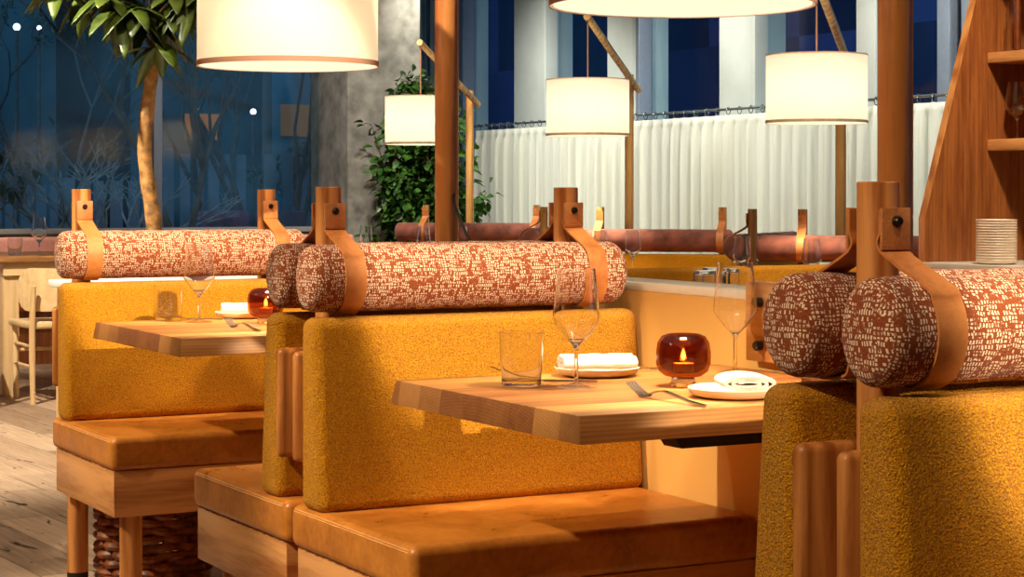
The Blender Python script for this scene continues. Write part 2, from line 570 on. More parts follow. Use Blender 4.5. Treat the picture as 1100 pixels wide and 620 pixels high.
def cr(pts, n=6):
    """smooth curve through pts"""
    P = [Vector(p) for p in pts]
    P = [P[0] * 2 - P[1]] + P + [P[-1] * 2 - P[-2]]
    out = []
    for i in range(1, len(P) - 2):
        for k in range(n):
            t = k / n
            a, b, c, d = P[i - 1], P[i], P[i + 1], P[i + 2]
            out.append(0.5 * ((2 * b) + (c - a) * t + (2 * a - 5 * b + 4 * c - d) * t * t + (3 * b - a - 3 * c + d) * t ** 3))
    out.append(P[-2].copy())
    return out

def new():
    return bmesh.new()

def tag(o, label, cat, group=None, kind=None):
    o['label'] = label
    o['category'] = cat
    if group:
        o['group'] = group
    if kind:
        o['kind'] = kind
    return o

def thing(name, label, cat, loc=(0, 0, 0), rz=0.0, group=None):
    o = bpy.data.objects.new(name, None)
    o.empty_display_size = 0.1
    link(o)
    o.location = loc
    o.rotation_euler = (0, 0, rz)
    return tag(o, label, cat, group)

def struct(name, bm, m, **kw):
    o = finish(name, bm, m, **kw)
    o['kind'] = 'structure'
    return o

def kids(o):
    return [c for c in COL.objects if c.parent == o]

def copy_tree(o, parent=None):
    c = o.copy()
    COL.objects.link(c)
    if parent is not None:
        c.parent = parent
    for ch in kids(o):
        copy_tree(ch, c)
    return c

def dup(o, loc, rz=None, label=None, group=None):
    c = copy_tree(o)
    c.location = loc
    if rz is not None:
        c.rotation_euler = (0, 0, rz)
    if label:
        c['label'] = label
    if group:
        c['group'] = group
    return c

# ------------------------------------------------------------------ the setting
XW = 8.3          # inner face of the curtained window wall
YB = 14.75        # inner face of the dark glass wall
ZC = 3.5
b = new(); box(b, -4, XW + 0.35, -3, 17.9, -0.1, 0); struct('floor', b, M['floor'])
b = new(); box(b, -4, XW + 0.35, -3, 17.9, ZC, ZC + 0.1); struct('ceiling', b, M['plaster'])
b = new(); box(b, -4.1, -4, -3, YB, 0, ZC); struct('wall_left', b, M['plaster'])
b = new(); box(b, -4.1, XW + 0.35, -3.1, -3, 0, ZC); struct('wall_front', b, M['plaster'])
# dark glass wall at the back
b = new(); box(b, -4, 6.2, YB - 0.02, YB + 0.25, 0, 0.84); struct('wall_back', b, M['plaster'])
b = new(); box(b, -4, 6.2, YB - 0.12, YB + 0.25, 0.84, 0.88); struct('trim_1', b, M['sill'], bevel=0.006)
xm = x_on_y(169, YB)
for i, (a, c) in enumerate(((-4, xm - 0.035), (xm + 0.035, 6.2))):
    b = new(); box(b, a, c, YB + 0.03, YB + 0.04, 0.88, ZC)
    w = struct('window_%d' % (i + 1), b, M['pane'])
for i, xx in enumerate((-1.6, xm)):
    b = new(); box(b, xx - 0.035, xx + 0.035, YB - 0.02, YB + 0.10, 0.88, ZC)
    struct('trim_%d' % (i + 2), b, M['mullion'], bevel=0.004)
b = new(); box(b, 6.2, 6.83, 14.2, 14.95, 0, ZC); struct('column', b, M['concrete'], bevel=0.012)
b = new(); box(b, 6.81, XW + 0.3, 17.6, 17.61, 0, ZC); struct('window_20', b, M['pane'])
b = new(); box(b, 6.80, 6.81, 14.95, 17.6, 0, ZC); struct('window_21', b, M['pane'])
# curtained window wall on the right: white piers, dark panes, slim mullions
piers = [(487, 494), (550, 583), (650, 684), (770, 808), (917, 937)]
lines = [(452, 454.5), (456, 459), (463, 464.5), (494, 498.5), (583, 587), (684, 687.5), (808, 812)]
b = new(); box(b, XW, XW + 0.3, -3, 17.6, 0, 0.9); struct('wall_right', b, M['pier'])
edges = [y_on_x(p, XW) for pr in piers for p in pr]
k = 0
for (a, c) in piers:
    k += 1
    y0, y1 = y_on_x(c, XW), y_on_x(a, XW)
    b = new(); box(b, XW + 0.02, XW + 0.30, y0, y1, 0.9, ZC)
    struct('wall_pier_%d' % k if False else 'trim_%d' % (10 + k), b, M['pier'], bevel=0.006)
for j, (a, c) in enumerate(lines):
    b = new(); box(b, XW - 0.01, XW + 0.12, y_on_x(c, XW), y_on_x(a, XW), 0.9, ZC)
    struct('trim_%d' % (20 + j), b, M['mullion'] if j % 2 else M['pier'], bevel=0.004)
ys = sorted([-3.0] + edges + [17.6])
for j in range(0, len(ys), 2):
    b = new(); box(b, XW + 0.10, XW + 0.11, ys[j], ys[j + 1], 0.9, ZC)
    struct('window_%d' % (3 + j // 2), b, M['pane'])
for j, px in enumerate((1006, 1032)):
    y = y_on_x(px, XW)
    b = new(); box(b, XW + 0.02, XW + 0.3, y - 0.10, y + 0.02, 0.9, ZC)
    struct('trim_%d' % (30 + j), b, M['mullion'], bevel=0.004)

# ------------------------------------------------------------------ curtain on its rail
CY0, CY1, CZ = 8.9, y_on_x(513, XW - 0.14), 1.71
XC = XW - 0.14
b = new(); tube(b, [(XC, CY0 - 0.1, CZ + 0.042), (XC, CY1 + 0.06, CZ + 0.042)], 0.010, 10)
rail = finish('curtain_rail', b, M['chrome'])
tag(rail, 'thin steel curtain rail running across the windows above the sheer curtain', 'curtain rail')
for yy in (9.3, 11.6, 13.9, 16.0):
    b = new(); tube(b, [(XC, yy, CZ + 0.042), (XW - 0.012, yy, CZ + 0.042)], 0.007, 8)
    finish('bracket', b, M['chrome'], rail)
PLEAT = 0.14
npl = int((CY1 - CY0) / PLEAT)
b = new()
cols = npl * 14 + 1
rows = [(0.0, 1.0), (0.05, 1.0), (0.09, 0.75), (0.15, 0.9), (0.35, 1.0), (0.7, 1.0), (1.15, 1.05), (1.60, 1.1)]
rnd = [(random.uniform(0.6, 1.25), random.uniform(-0.3, 0.3)) for _ in range(npl + 2)]
grid = []
for dz, amp in rows:
    line = []
    for i in range(cols):
        t = i / 14.0
        q = int(t)
        fr = t - q
        a0, ph = rnd[q]
        a1 = rnd[q + 1][0]
        A = a0 + (a1 - a0) * fr
        if dz < 0.06:
            off = 0.026 * amp * max(0, math.cos(2 * PI * fr)) ** 1.5 * A
        else:
            off = 0.036 * amp * math.cos(2 * PI * fr) * A + 0.016 * math.sin(4 * PI * fr + ph * 6 + dz) * A
        line.append(b.verts.new((XC - off, CY0 + t * PLEAT, CZ - dz)))
    grid.append(line)
for r0, r1 in zip(grid[:-1], grid[1:]):
    for i in range(cols - 1):
        b.faces.new((r0[i], r0[i + 1], r1[i + 1], r1[i]))
cur = finish('curtain', b, M['curtain'], angle=80)
sol = cur.modifiers.new('thickness', 'SOLIDIFY'); sol.thickness = 0.002
tag(cur, 'long pleated white sheer cafe curtain hanging below the windows', 'curtain')
ring0 = None
for q in range(npl + 1):
    y = CY0 + q * PLEAT
    if ring0 is None:
        b = new()
        tube(b, [(0.0245 * math.cos(2 * PI * k / 16), 0.011 * math.cos(2 * PI * k / 16), 0.027 * math.sin(2 * PI * k / 16)) for k in range(16)], 0.0035, 6, closed=True)
        ring0 = finish('ring', b, M['chrome'], cur)
        r = ring0
    else:
        r = ring0.copy(); COL.objects.link(r)
    r.location = (XC, y, CZ + 0.031)

# ------------------------------------------------------------------ banquettes
BX0, BL = 1.545, 0.775
POSTS = (0.092, 0.668)

def seat_mesh(s):
    bm = new()
    y0, y1 = sorted((s * 0.012, s * 0.60))
    box(bm, 0, BL, y0, y1, 0.40, 0.49)
    es = [e for e in bm.edges]
    bmesh.ops.bevel(bm, geom=es, offset=0.020, segments=4, profile=0.5, affect='EDGES')
    for v in bm.verts:     # a slightly domed cushion
        if v.co.z > 0.485:
            v.co.z += 0.0
    return bm

def bolster_mesh(L, ry_back, ry_front, rz, s):
    """round cushion along X, flattened where it leans on the posts; s = side it faces"""
    bm = new()
    uv = bm.loops.layers.uv.new('UVMap')
    seg = 40
    R = 0.026
    prof = []
    for k in range(1, 7):           # rounded rim of the left end
        a = k / 6 * PI / 2
        prof.append((R - R * math.sin(a), 1 - (R / rz) * (1 - math.cos(a))))
    # k=6 -> flat cap; order from cap outwards
    left = [(-0.005, 0.0), (-0.004, 0.25)] + [(x, sc) for x, sc in reversed(prof)]
    mid = [(R + (L - 2 * R) * i / 24.0, 1.0 + 0.012 * math.sin(i * 1.7) * (0 < i < 24)) for i in range(25)]
    right = [(L - x, sc) for x, sc in reversed(left)]
    P = left + mid + right
    rings = []
    for x, sc in P:
        if sc == 0.0:
            rings.append([bm.verts.new((x, 0, 0))]); continue
        ring = []
        for k in range(seg):
            a = 2 * PI * k / seg
            c, si = math.cos(a), math.sin(a)
            ry = ry_front if c > 0 else ry_back
            ring.append(bm.verts.new((x, s * ry * sc * c, rz * sc * si)))
        rings.append(ring)
    n_l = len(left)
    for i, (a, c) in enumerate(zip(rings[:-1], rings[1:])):
        cap = P[i][1] < 0.93 and P[i + 1][1] < 0.93 or min(P[i][1], P[i + 1][1]) < 0.8
        for k in range(seg):
            l = (k + 1) % seg
            if len(a) == 1:
                vs = (a[0], c[l], c[k]); ks = (k, l, k)
            elif len(c) == 1:
                vs = (a[k], a[l], c[0]); ks = (k, l, k)
            else:
                vs = (a[k], a[l], c[l], c[k]); ks = (k, k + 1, k + 1, k)
            f = bm.faces.new(vs)
            for lp, kk in zip(f.loops, ks):
                if cap:
                    lp[uv].uv = (lp.vert.co.y + 3.0, lp.vert.co.z + 3.0)
                else:
                    lp[uv].uv = (lp.vert.co.x, kk / seg * 2 * PI * rz)
    return bm

def strap_path(s, cy, rb, rf, rz, cz, pr):
    """down the post, over the front of the cushion, underneath and back"""
    t = 0.003
    pts = [(pr + t, 1.112), (pr + t, 1.085), (pr + t + 0.001, 1.058)]
    for deg in (52, 34, 15, -5, -28, -52, -75, -92):
        a = math.radians(deg)
        c, si = math.cos(a), math.sin(a)
        pts.append((cy + (rf + t) * c if c > 0 else cy + (rb + t) * c, cz + (rz + t) * si))
    pts.append((pr + 0.012, cz - rz + 0.004))
    pts.append((pr + t, cz - rz + 0.02))
    return [(s * y, z) for y, z in pts]

def make_banquette(sides, label):
    root = thing('banquette', label, 'booth seat', (BX0, 0, 0))
    for s in sides:
        st = finish('seat_cushion', seat_mesh(s), M['leather'], root, wn=True, angle=60)
        bm = new()
        for dz in (0.0, 0.006):     # double seam along the exposed end and the front
            zt = 0.4905 - 0.013 - dz * 0.7
            xe = -0.0002 + (0.004 if dz == 0 else 0.0012)
            tube(bm, [(xe, s * 0.03, zt + 0.0035), (xe, s * 0.58, zt + 0.0035)], 0.0011, 5)
        finish('stitching', bm, M['stitch'], st)
        bm = new()
        y0, y1 = sorted((s * 0.03, s * 0.59))
        fs = box(bm, 0.010, BL, y0, y1, 0.277, 0.40)
        for f in (fs[3], fs[5]):
            f.material_index = 1
        finish('seat_base', bm, [M['oak_x'], M['oak_y']], root, bevel=0.0025, seg=2)
        bm = new()
        poly = [(s * 0.064, 0.486), (s * 0.172, 0.486), (s * 0.138, 0.880), (s * 0.064, 0.880)]
        prism(bm, poly, 'X', 0.0, BL)
        finish('backrest', bm, M['boucle'], root, bevel=0.024, seg=5, angle=60, wn=True)
        bm = new()
        y0, y1 = sorted((s * 0.032, s * 0.060))
        box(bm, -0.006, BL, y0, y1, 0.579, 0.809)
        finish('backing_board', bm, M['board'], root, bevel=0.0125, seg=4, angle=50)
    for lx in POSTS:
        bm = new()
        lathe(bm, [(0, 0.44), (0.0275, 0.44), (0.0275, 1.1465), (0.026, 1.148), (0, 1.148)], 28, (lx, 0, 0))
        finish('post', bm, M['post'], root)
    for s in sides:
        cy, cz = s * 0.0805, 0.959
        bo = finish('headrest_bolster', bolster_mesh(0.752, 0.0515, 0.062, 0.069, s), M['tweed'], root, loc=(0.0, cy, cz), angle=70)
        for lx in POSTS:
            bm = new()
            pth = strap_path(s, 0.0805, 0.0515, 0.062, 0.069, 0.959, 0.0285)
            pts = cr([(lx, y, z) for y, z in pth], 5)
            ribbon(bm, [p - Vector((0, cy, cz)) for p in pts], 0.046, 0.0035, (1, 0, 0))
            finish('strap', bm, M['strap'], bo, angle=40)
            bm = new()
            box(bm, lx - 0.0235, lx + 0.0235, *sorted((s * 0.0325, s * 0.0375)), 1.060, 1.114)
            for v in bm.verts:
                v.co -= Vector((0, cy, cz))
            finish('strap_tab', bm, M['tab'], bo, bevel=0.0012, seg=2)
            bm = new()
            tube(bm, [(lx, s * 0.036 - cy, 1.097 - cz), (lx, s * 0.041 - cy, 1.097 - cz), (lx, s * 0.045 - cy, 1.097 - cz)], [0.0075, 0.0075, 0.005], 14)
            finish('rivet', bm, M['dark'], bo)
    ys = {1: (0.52,), -1: (-0.52,)}
    ls = [(lx, y) for lx in (0.078, 0.69) for y in sorted(set(sum((ys[s] for s in sides), ()) + (0.0,)))]
    for lx, y in ls:
        bm = new()
        lathe(bm, [(0, 0.022), (0.030, 0.022), (0.030, 0.277 if y else 0.40), (0, 0.277 if y else 0.40)], 24, (lx, y if y else (0.0 if len(sides) == 2 else -0.012), 0))
        lg = finish('leg', bm, M['oak_z'], root)
        bm = new()
        lathe(bm, [(0, 0), (0.0305, 0), (0.0305, 0.034), (0, 0.034)], 24, (lx, y if y else (0.0 if len(sides) == 2 else -0.012), 0))
        finish('foot_cap', bm, M['black'], lg)
    return root

YR = (2.035, 3.85, 5.69)
bq_mid = make_banquette((-1, 1), 'double-sided mustard banquette behind the near table, standing between the two laid tables')
bq_mid.location.y = YR[1]
bq_near = dup(bq_mid, (BX0, YR[0], 0), label='double-sided mustard banquette in front of the near table, only its end in frame')
bq_far = make_banquette((-1,), 'single-sided mustard banquette behind the farther laid table, wicker basket under it')
bq_far.location.y = YR[2]
for o in (bq_mid, bq_near, bq_far):
    o['group'] = 'mustard banquettes along the aisle'

# ------------------------------------------------------------------ low partition at the bench ends
pt = thing('low_divider', 'low cream divider with a white cap at the inner ends of the banquettes', 'divider', (2.325, 3.5, 0))
b = new(); box(b, 0, 0.125, -2.2, 2.45, 0, 0.918); finish('panel', b, M['cream'], pt)
b = new(); box(b, 0.0, 0.126, -2.2, 2.45, 0.918, 0.938); finish('cap', b, M['cap'], pt, bevel=0.003, seg=2)

# ------------------------------------------------------------------ laid tables
def make_table(y0, y1, label):
    yc = (y0 + y1) / 2
    root = thing('dining_table', label, 'table', (1.584, yc, 0), 0, 'oak tables in the booths')
    h = (y1 - y0) / 2
    bm = new()
    poly = [(-h - 0.004, 0.735), (h + 0.004, 0.735), (h - 0.008, 0.78), (-h + 0.008, 0.78)]
    prism(bm, poly, 'X', 0.0, 0.735)
    for v in bm.verts:
        if v.co.x < 0.01 and v.co.z < 0.75:
            v.co.x -= 0.006
    finish('tabletop', bm, M['butcher'], root, bevel=0.002, seg=2)
    bm = new()
    prism(bm, [(0.355, 0.7345), (0.739, 0.7345), (0.739, 0.668), (0.400, 0.668)], 'Y', -0.03, 0.03)
    finish('bracket', bm, M['black'], root)
    return root
TA = make_table(2.705, 3.41, 'laid oak table with amber candle holder in front of the middle banquette')
TB = make_table(4.635, 5.37, 'farther laid oak table in front of the single-sided banquette')
TZ = 0.78

# ------------------------------------------------------------------ tableware
def make_wine(label, loc, h=0.215, group=None):
    root = thing('wine_glass', label, 'wine glass', loc, 0, group)
    k = h / 0.215
    prof = [(0.0045, 0.078), (0.010, 0.080), (0.022, 0.092), (0.036, 0.110), (0.0435, 0.122), (0.0425, 0.132),
            (0.0395, 0.16), (0.0365, 0.19), (0.0342, 0.215)]
    inner = [(r - 0.0012, z) for r, z in reversed(prof[1:])] + [(0.0, 0.083)]
    bm = new(); lathe(bm, [(r * k, z * k) for r, z in prof + inner], 36); finish('bowl', bm, M['stemglass'], root, angle=50)
    bm = new(); lathe(bm, [(r * k, z * k) for r, z in [(0, 0.006), (0.0045, 0.009), (0.0038, 0.03), (0.0038, 0.066), (0.0055, 0.076), (0.0095, 0.0805), (0, 0.082)]], 16)
    finish('stem', bm, M['stemglass'], root)
    bm = new(); lathe(bm, [(r * k, z * k) for r, z in [(0, 0), (0.036, 0), (0.0365, 0.0015), (0.02, 0.0045), (0.005, 0.009), (0, 0.009)]], 36)
    finish('foot', bm, M['glass'], root)
    return root

def make_tumbler(label, loc, group=None):
    bm = new()
    lathe(bm, [(0, 0), (0.034, 0), (0.0362, 0.003), (0.0425, 0.098), (0.0418, 0.0985), (0.0411, 0.098), (0.0352, 0.013), (0.033, 0.010), (0, 0.009)], 44)
    o = finish('tumbler', bm, M['stemglass'], loc=loc, angle=50)
    return tag(o, label, 'glass', group)

def make_plate(label, loc, r=0.082, mat='plate', group=None):
    bm = new()
    lathe(bm, [(0, 0), (r * 0.66, 0), (r * 0.93, 0.006), (r, 0.017), (r * 0.985, 0.0185), (r * 0.90, 0.010), (r * 0.66, 0.005), (0, 0.004)], 48)
    o = finish('plate', bm, M[mat], loc=loc, angle=50)
    return tag(o, label, 'plate', group)

def make_napkin(label, loc, rz, w=0.10, L=0.13, hgt=0.026, turns=2.6, group=None):
    """linen napkin rolled flat: spiral section run along its length"""
    bm = new()
    n = int(turns * 26)
    pts = []
    for i in range(n + 1):
        t = i / n
        a = 2 * PI * turns * t
        q = 0.30 + 0.70 * t
        pts.append((w / 2 * q * math.cos(a), hgt / 2 * q * math.sin(a) * 0.88))
    th = hgt / 2 * 0.70 / turns * 0.80
    rows = []
    for j in range(9):
        x = -L / 2 + L * j / 8
        wob = 1 + 0.03 * math.sin(j * 1.9)
        e = 1.0 if 0 < j < 8 else 0.96
        row = []
        for i, (y, z) in enumerate(pts):
            a = 2 * PI * turns * i / n
            ny, nz = math.cos(a) * hgt, math.sin(a) * w
            l = math.hypot(ny, nz)
            ny, nz = ny / l, nz / l
            row.append((bm.verts.new((x, y * wob * e + ny * th, z * wob + nz * th + 0.001 * math.sin(j * 2.3))),
                        bm.verts.new((x, y * wob * e - ny * th, z * wob - nz * th + 0.001 * math.sin(j * 2.3)))))
        rows.append(row)
    for a, c in zip(rows[:-1], rows[1:]):
        for i in range(n):
            bm.faces.new((a[i][0], a[i + 1][0], c[i + 1][0], c[i][0]))
            bm.faces.new((a[i][1], c[i][1], c[i + 1][1], a[i + 1][1]))
        for i in (0, n):
            bm.faces.new((a[i][0], c[i][0], c[i][1], a[i][1]))
    for row in (rows[0], rows[-1]):
        for i in range(n):
            bm.faces.new((row[i][0], row[i][1], row[i + 1][1], row[i + 1][0]))
    o = finish('napkin', bm, M['napkin'], loc=loc, angle=60)
    o.rotation_euler = (0, 0, rz)
    return tag(o, label, 'napkin', group)

def make_fork(label, loc, rz, group=None):
    root = thing('fork', label, 'fork', loc, rz, group)
    bm = new()
    hp = cr([(0, -0.165, 0.0025), (0, -0.12, 0.006), (0, -0.05, 0.016), (0, -0.01, 0.010), (0, 0.0, 0.005)], 5)
    n = len(hp)
    ribbon(bm, hp, [0.013 - 0.008 * min(1, i / (n * 0.75)) + (0.004 if i > n - 4 else 0) for i in range(n)], 0.0028, (1, 0, 0))
    finish('handle', bm, M['steel'], root, angle=40)
    bm = new()
    ribbon(bm, cr([(0, -0.002, 0.005), (0, 0.008, 0.0032), (0, 0.018, 0.005)], 3), [0.009, 0.014, 0.018, 0.021, 0.022, 0.022, 0.022], 0.002, (1, 0, 0))
    for k in (-1.5, -0.5, 0.5, 1.5):
        ribbon(bm, cr([(k * 0.0060, 0.017, 0.0048), (k * 0.0060, 0.035, 0.012), (k * 0.0058, 0.058, 0.024)], 4), [0.0036] * 8 + [0.0014], 0.0018, (1, 0, 0))
    finish('tines', bm, M['steel'], root, angle=40)
    return root

def make_knife(label, loc, rz, group=None):
    root = thing('table_knife', label, 'knife', loc, rz, group)
    bm = new()
    ribbon(bm, cr([(0, -0.10, 0.003), (0, -0.06, 0.004), (0, 0.0, 0.004)], 4), [0.012] * 3 + [0.011] * 3 + [0.010] * 3, 0.004, (1, 0, 0))
    finish('handle', bm, M['steel'], root)
    bm = new()
    ribbon(bm, cr([(0, 0, 0.0042), (0.002, 0.05, 0.013), (0.004, 0.10, 0.030)], 4), [0.012, 0.014, 0.016, 0.018, 0.018, 0.018, 0.016, 0.012, 0.003], 0.0016, (1, 0, 0))
    finish('blade', bm, M['steel'], root)
    return root

def make_candle(label, loc, group=None):
    root = thing('candle_holder', label, 'candle holder', loc, 0, group)
    out = [(0.018, 0.0161), (0.034, 0.019), (0.0455, 0.028), (0.0500, 0.042), (0.0502, 0.062), (0.0475, 0.080), (0.040, 0.0915), (0.030, 0.0955), (0.026, 0.0960)]
    inn = [(0.0255, 0.093), (0.036, 0.088), (0.0425, 0.078), (0.0450, 0.062), (0.044, 0.044), (0.039, 0.032), (0.028, 0.026), (0, 0.025)]
    bm = new(); lathe(bm, out + inn, 44); finish('amber_vessel', bm, M['amber'], root, angle=60)
    bm = new(); lathe(bm, [(0, 0), (0.0225, 0), (0.0235, 0.002), (0.022, 0.014), (0.018, 0.016), (0, 0.016)], 32); finish('clear_foot', bm, M['stemglass'], root)
    bm = new(); lathe(bm, [(0, 0.026), (0.019, 0.026), (0.019, 0.042), (0, 0.0415)], 24); finish('tealight', bm, M['wax'], root)
    bm = new(); lathe(bm, [(0, 0.048), (0.003, 0.051), (0.0038, 0.056), (0.0022, 0.062), (0, 0.068)], 14); finish('flame', bm, M['flame'], root)
    ld = bpy.data.lights.new('candle light', 'POINT'); ld.energy = 0.6; ld.color = (1, 0.5, 0.15); ld.shadow_soft_size = 0.006
    lo = bpy.data.objects.new('candle light', ld); link(lo); lo.location = Vector(loc) + Vector((0, 0, 0.06))
    return root

def tz(px, py):
    p = on_z(px, py, TZ)
    p.z = TZ + 0.0004
    return p
# near table
wg = make_wine('tall wine glass in the middle of the near table', tz(619, 416.5), 0.217, 'wine glasses')
tu = make_tumbler('clear tumbler at the outer end of the near table', tz(560, 414.5), 'tumblers')
make_plate('cream side plate at the back of the near table beside the tall wine glass', tz(641, 404), 0.083, 'plate', 'side plates')
pb = tz(641, 404)
make_napkin('rolled white napkin on the back plate of the near table', (pb.x + 0.002, pb.y, TZ + 0.0275), -0.30, 0.075, 0.145, 0.027, 2.2, 'napkins')
make_knife('steel knife lying behind the tumbler on the near table', tz(584, 411.5), 1.05, 'table knives')
make_fork('steel fork beside the amber candle on the near table', (tz(697, 428).x, tz(697, 428).y, TZ), 0.02, 'forks')
make_candle('amber glass candle holder glowing in the middle of the near table', tz(734, 415), 'candle holders')
pf = tz(790, 427)
make_plate('cream side plate at the front edge of the near table', pf, 0.083, 'plate', 'side plates')
make_napkin('folded napkin on the front plate of the near table, its layers showing', (pf.x + 0.012, pf.y - 0.005, TZ + 0.0275), PI / 2 - 0.42, 0.10, 0.10, 0.029, 2.8, 'napkins')
dup(wg, tz(815, 400) - Vector((0.056, 0, 0)), label='wine glass at the wall end of the near table, before the wooden mounting plate', group='wine glasses')
dup(tu, tz(882, 413), label='tumbler at the wall end of the near table, mostly hidden by a bolster', group='tumblers')
make_knife('steel knife beside the candle holder towards the wall, near table', tz(700, 398.5), 1.75, 'table knives')
# farther table
dup(wg, tz(214, 346.5), label='wine glass in the middle of the farther laid table', group='wine glasses')
dup(tu, tz(181, 345), label='clear tumbler at the outer end of the farther laid table', group='tumblers')
p2 = tz(262, 341.5)
make_plate('cream side plate on the farther laid table', p2, 0.083, 'plate', 'side plates')
make_napkin('rolled white napkin on the plate of the farther table', (p2.x + 0.01, p2.y, TZ + 0.0275), -0.30, 0.075, 0.145, 0.027, 2.2, 'napkins')
make_knife('steel knife beside the tumbler on the farther laid table', tz(202, 344), 0.95, 'table knives')
make_fork('steel fork at the front of the farther laid table', (tz(253, 352.5).x, tz(253, 352.5).y, TZ), 0.02, 'forks')
make_candle('amber glass candle holder on the farther laid table', tz(285.5, 347.5), 'candle holders')

# ------------------------------------------------------------------ arm lamps
def make_lamp(label, shade_xy, post_xy, post_r, pm, rim=1.475, r=0.2405, h=0.325, plate=False, power=16.0):
    root = thing('arm_lamp', label, 'lamp', (post_xy[0], post_xy[1], 0), 0, 'drum shade arm lamps')
    dx, dy = shade_xy[0] - post_xy[0], shade_xy[1] - post_xy[1]
    bm = new(); lathe(bm, [(0, 0), (post_r, 0), (post_r, 1.898), (post_r - 0.002, 1.90), (0, 1.90)], 28)
    finish('post', bm, pm, root)
    # arm: leaves the post near its top and climbs to above the shade
    u = Vector((dx, dy, 0.345)).normalized()
    side = Vector((-dy, dx, 0)).normalized() * (post_r + 0.021)
    a = Vector((0, 0, 1.815)) + side
    e = Vector((dx, dy, 2.160)) + u * 0.02
    bm = new(); tube(bm, [a - u * 0.05, e], 0.022, 14); finish('arm', bm, M['arm'], root)
    tip = Vector((dx, dy, 2.160))
    cz = rim + h
    bm = new(); tube(bm, [tip + Vector((0, 0, -0.015)), Vector((dx, dy, cz - 0.03))], 0.0045, 8); finish('cord', bm, M['trim'], root)
    sh = None
    bm = new()
    lathe(bm, [(r, rim), (r, rim + h * 0.33), (r, rim + h * 0.66), (r, cz)], 96, (dx, dy, 0))
    sh = finish('lamp_shade', bm, M['shade'], root, angle=50)
    bm = new()
    lathe(bm, [(r + 0.0025, rim - 0.001), (r + 0.0025, rim + 0.013), (r + 0.0005, rim + 0.013), (r + 0.0005, rim - 0.001)], 72, (dx, dy, 0), close=True)
    finish('band', bm, M['trim' if plate else 'trim_pale'], sh)
    bm = new()
    lathe(bm, [(r + 0.001, cz - 0.006), (r + 0.001, cz + 0.001), (r - 0.005, cz + 0.001), (r - 0.005, cz - 0.006)], 72, (dx, dy, 0), close=True)
    finish('top_band', bm, M['trim' if plate else 'trim_pale'], sh)
    bm = new()
    lathe(bm, [(0, rim + 0.001), (r - 0.006, rim + 0.001), (r - 0.006, rim + 0.003), (0, rim + 0.003)], 64, (dx, dy, 0))
    finish('diffuser', bm, M['diffuser'], sh)
    bm = new()
    for k in range(3):
        a2 = 2 * PI * k / 3 + 0.4
        tube(bm, [(dx, dy, cz - 0.03), (dx + (r - 0.004) * math.cos(a2), dy + (r - 0.004) * math.sin(a2), cz - 0.006)], 0.002, 6)
    lathe(bm, [(0, cz - 0.05), (0.018, cz - 0.05), (0.018, cz - 0.025), (0, cz - 0.025)], 16, (dx, dy, 0))
    finish('spider', bm, M['dark'], sh)
    if plate:
        bm = new(); box(bm, 2.296 - post_xy[0], 2.3245 - post_xy[0], -0.23, 0.23, 0.800, 0.958)
        mp = finish('mounting_plate', bm, M['oak_y'], root, bevel=0.002, seg=2)
        for zz in (0.832, 0.918):
            for yy in (-0.18, 0.18):
                bm = new(); tube(bm, [(2.298 - post_xy[0], yy, zz), (2.284 - post_xy[0], yy, zz), (2.281 - post_xy[0], yy, zz)], [0.010, 0.010, 0.007], 14)
                finish('bolt', bm, M['knob'], mp)
    L = bpy.data.lights.new('shade bulb', 'POINT'); L.energy = power; L.color = (1.0, 0.77, 0.48) if plate else (1.0, 0.88, 0.68); L.shadow_soft_size = 0.05
    o = bpy.data.objects.new('shade bulb', L); link(o); o.location = (shade_xy[0], shade_xy[1], rim + 0.16)
    return root
lampA = make_lamp('large drum lamp over the near table, cut by the top edge', (1.98, 3.02), (2.488, 3.04), 0.0345, M['post'], plate=True, power=2.1)
lampB = make_lamp('drum lamp over the farther laid table, its post rising behind the middle bolster', (1.983, 4.94), (2.487, 5.0), 0.0335, M['post'], plate=True, power=2.1)
lampC = make_lamp('small drum lamp before the curtain beside the near cedar post', (5.757, 7.616), (6.57, 8.48), 0.0285, M['post_pale'], power=4.7)
lampD = make_lamp('small drum lamp hanging in the middle of the curtain between two posts', (5.82, 9.87), (6.64, 10.74), 0.0285, M['post_pale'], power=4.7)
lampE = make_lamp('small drum lamp in front of the leafy ficus', (5.81, 12.08), (6.63, 12.95), 0.0285, M['post_pale'], power=4.7)
bm = new()
pA, pB = at(489, 222, 5.5), at(507, 266, 5.2)
tube(bm, cr([at(487.5, 205, 5.57), pA, pB, at(520, 300, 4.9)], 4), 0.0045, 8)
for v in bm.verts:
    v.co -= Vector((2.487, 5.0, 0))
finish('power_cord', bm, M['black'], lampB)

